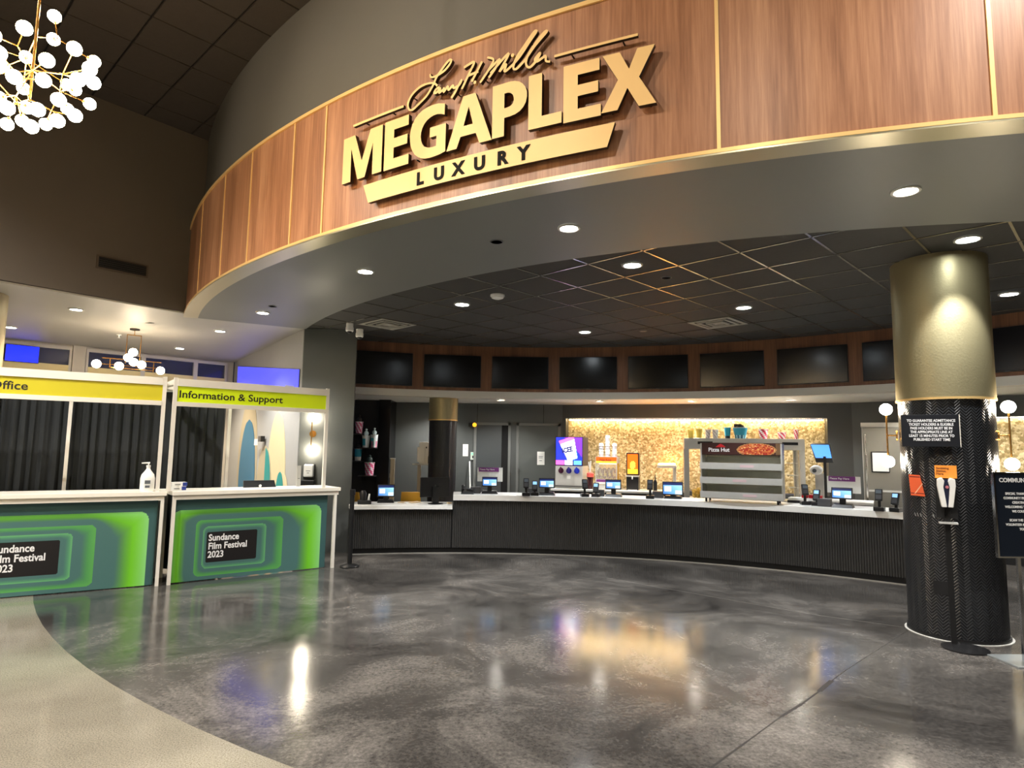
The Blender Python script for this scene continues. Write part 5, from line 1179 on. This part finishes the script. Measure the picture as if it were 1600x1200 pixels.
obj('pole', MB().box(-.12, -.06, 0, .05, .02, 1.26).cyl((.10, 0, .9), (.10, 0, 1.26), .02, n=10), mat('pale_pole', (168, 162, 150), .4, .3), t); obj('foot', MB().box(-.2, .2, -.15, .2, 0, .02).cyl((.10, 0, .86), (.10, 0, .9), .06, n=14), WHITEP, t)
obj('shelf', MB().box(-.20, .20, -.10, .12, 1.26, 1.285), WHITEP, t)
obj('cabinet', MB().box(-.09, .18, -.06, .1, 1.286, 1.67).box(-.12, .02, -.10, .1, 1.31, 1.58), mat('warm_white_case', (248, 246, 240), .4), t, bevel=.006)
obj('sensor', MB().box(.03, .05, -.063, -.06, 1.56, 1.59).box(.08, .10, -.063, -.06, 1.56, 1.59), BLACK, t); obj('reader', MB().box(.08, .18, -.12, -.06, 1.29, 1.42), BLACK, t)
# souvenir shelves
def shelf(x0, x1, z, lb):
    t = thing('wall_shelf', lb, 'shelf', (x0, 12.148, z), 0, 'souvenir shelves'); obj('board', MB().box(0, x1 - x0, -.30, 0, -.02, 0), BLACKM, t); obj('edge', MB().box(0, x1 - x0, -.305, -.30, -.016, -.004), STEELD, t)
    obj('bracket', MB().box(.04, .05, -.2, 0, -.10, -.02), BLACKM, t)
shelf(-3.12, -2.80, 1.82, 'upper left black souvenir shelf at the dark back wall'); shelf(-2.84, -2.53, 1.56, 'upper right black souvenir shelf at the dark back wall')
shelf(-3.12, -2.80, 1.31, 'lower left black souvenir shelf at the dark back wall'); shelf(-2.84, -2.53, 1.04, 'lowest right black souvenir shelf at the dark back wall')
def souvenir(x, z, r, h, lb, fn, tm, th=.12):
    def tp(t): obj('topper', MB().sphere((0, 0, h + th * .35), r * .62, 12, 8, sc=(1, 1, 1.1)).sphere((0, 0, h + th * .95), r * .3, 10, 6), tm, t, True)
    cup(0, r * .78, r, h, lb, tp, fn, name='souvenir_bucket', cat='bucket', grp='souvenir popcorn buckets', base=(x, 12.0, z + .0005))
pk = lambda u, v: (226, 90, 140) if int(u * 12 + v * 4) % 2 else (240, 224, 234)
bl = lambda u, v: (60, 180, 200) if .2 < v < .75 and int(u * 5) % 2 else (226, 234, 236)
souvenir(-2.885, 1.82, .075, .22, 'pink and white souvenir bucket on the upper left shelf', pk, mat('dark_topper', (50, 46, 50), .5))
souvenir(-2.745, 1.56, .075, .22, 'pale blue souvenir bucket, left of two on the upper right shelf', bl, mat('ice_topper', (206, 226, 230), .4))
souvenir(-2.59, 1.56, .070, .24, 'pale blue and pink souvenir bucket, right of two on the upper right shelf', lambda u, v: (230, 130, 160) if v < .5 and int(u * 8) % 2 else bl(u, v), mat('ice_topper', (206, 226, 230), .4))
souvenir(-2.885, 1.31, .07, .22, 'turquoise souvenir bucket on the lower left shelf', lambda u, v: (50, 170, 200) if v > .3 else (220, 225, 225), mat('dark_topper', (50, 46, 50), .5))
souvenir(-2.66, 1.04, .095, .24, 'pink and white striped souvenir bucket on the lowest shelf', pk, mat('green_black_topper', (30, 44, 42), .5))
# candy rack seen between the column and the sign stand
t = thing('candy_rack', 'low dark rack with chrome shelf lips behind the sign stand at the right edge', 'rack', (5.45, 6.55, 0), radians(-40))
obj('carcass', MB().box(-.1, 1.2, .02, .4, .0, .60), BLACKM, t)
obj('top', MB().box(-.12, 1.22, -.02, .42, .60, .64), mat('pale_rack_top', (180, 178, 170), .4), t)
for z in (.12, .26, .40, .52): obj('shelf_lip', MB().box(-.1, 1.2, -.02, .02, z, z + .02), CHROME, t)
for k in range(9): obj('candy_pack', MB().box(-.06 + .13 * k, .04 + .13 * k, .0, .02, .42, .50), mat(('pack_a', 'pack_b', 'pack_c')[k % 3], ((150, 140, 120), (120, 100, 90), (170, 170, 160))[k % 3], .4), t)
print('tiles', cnt, keep, 'objects', len(bpy.data.objects))
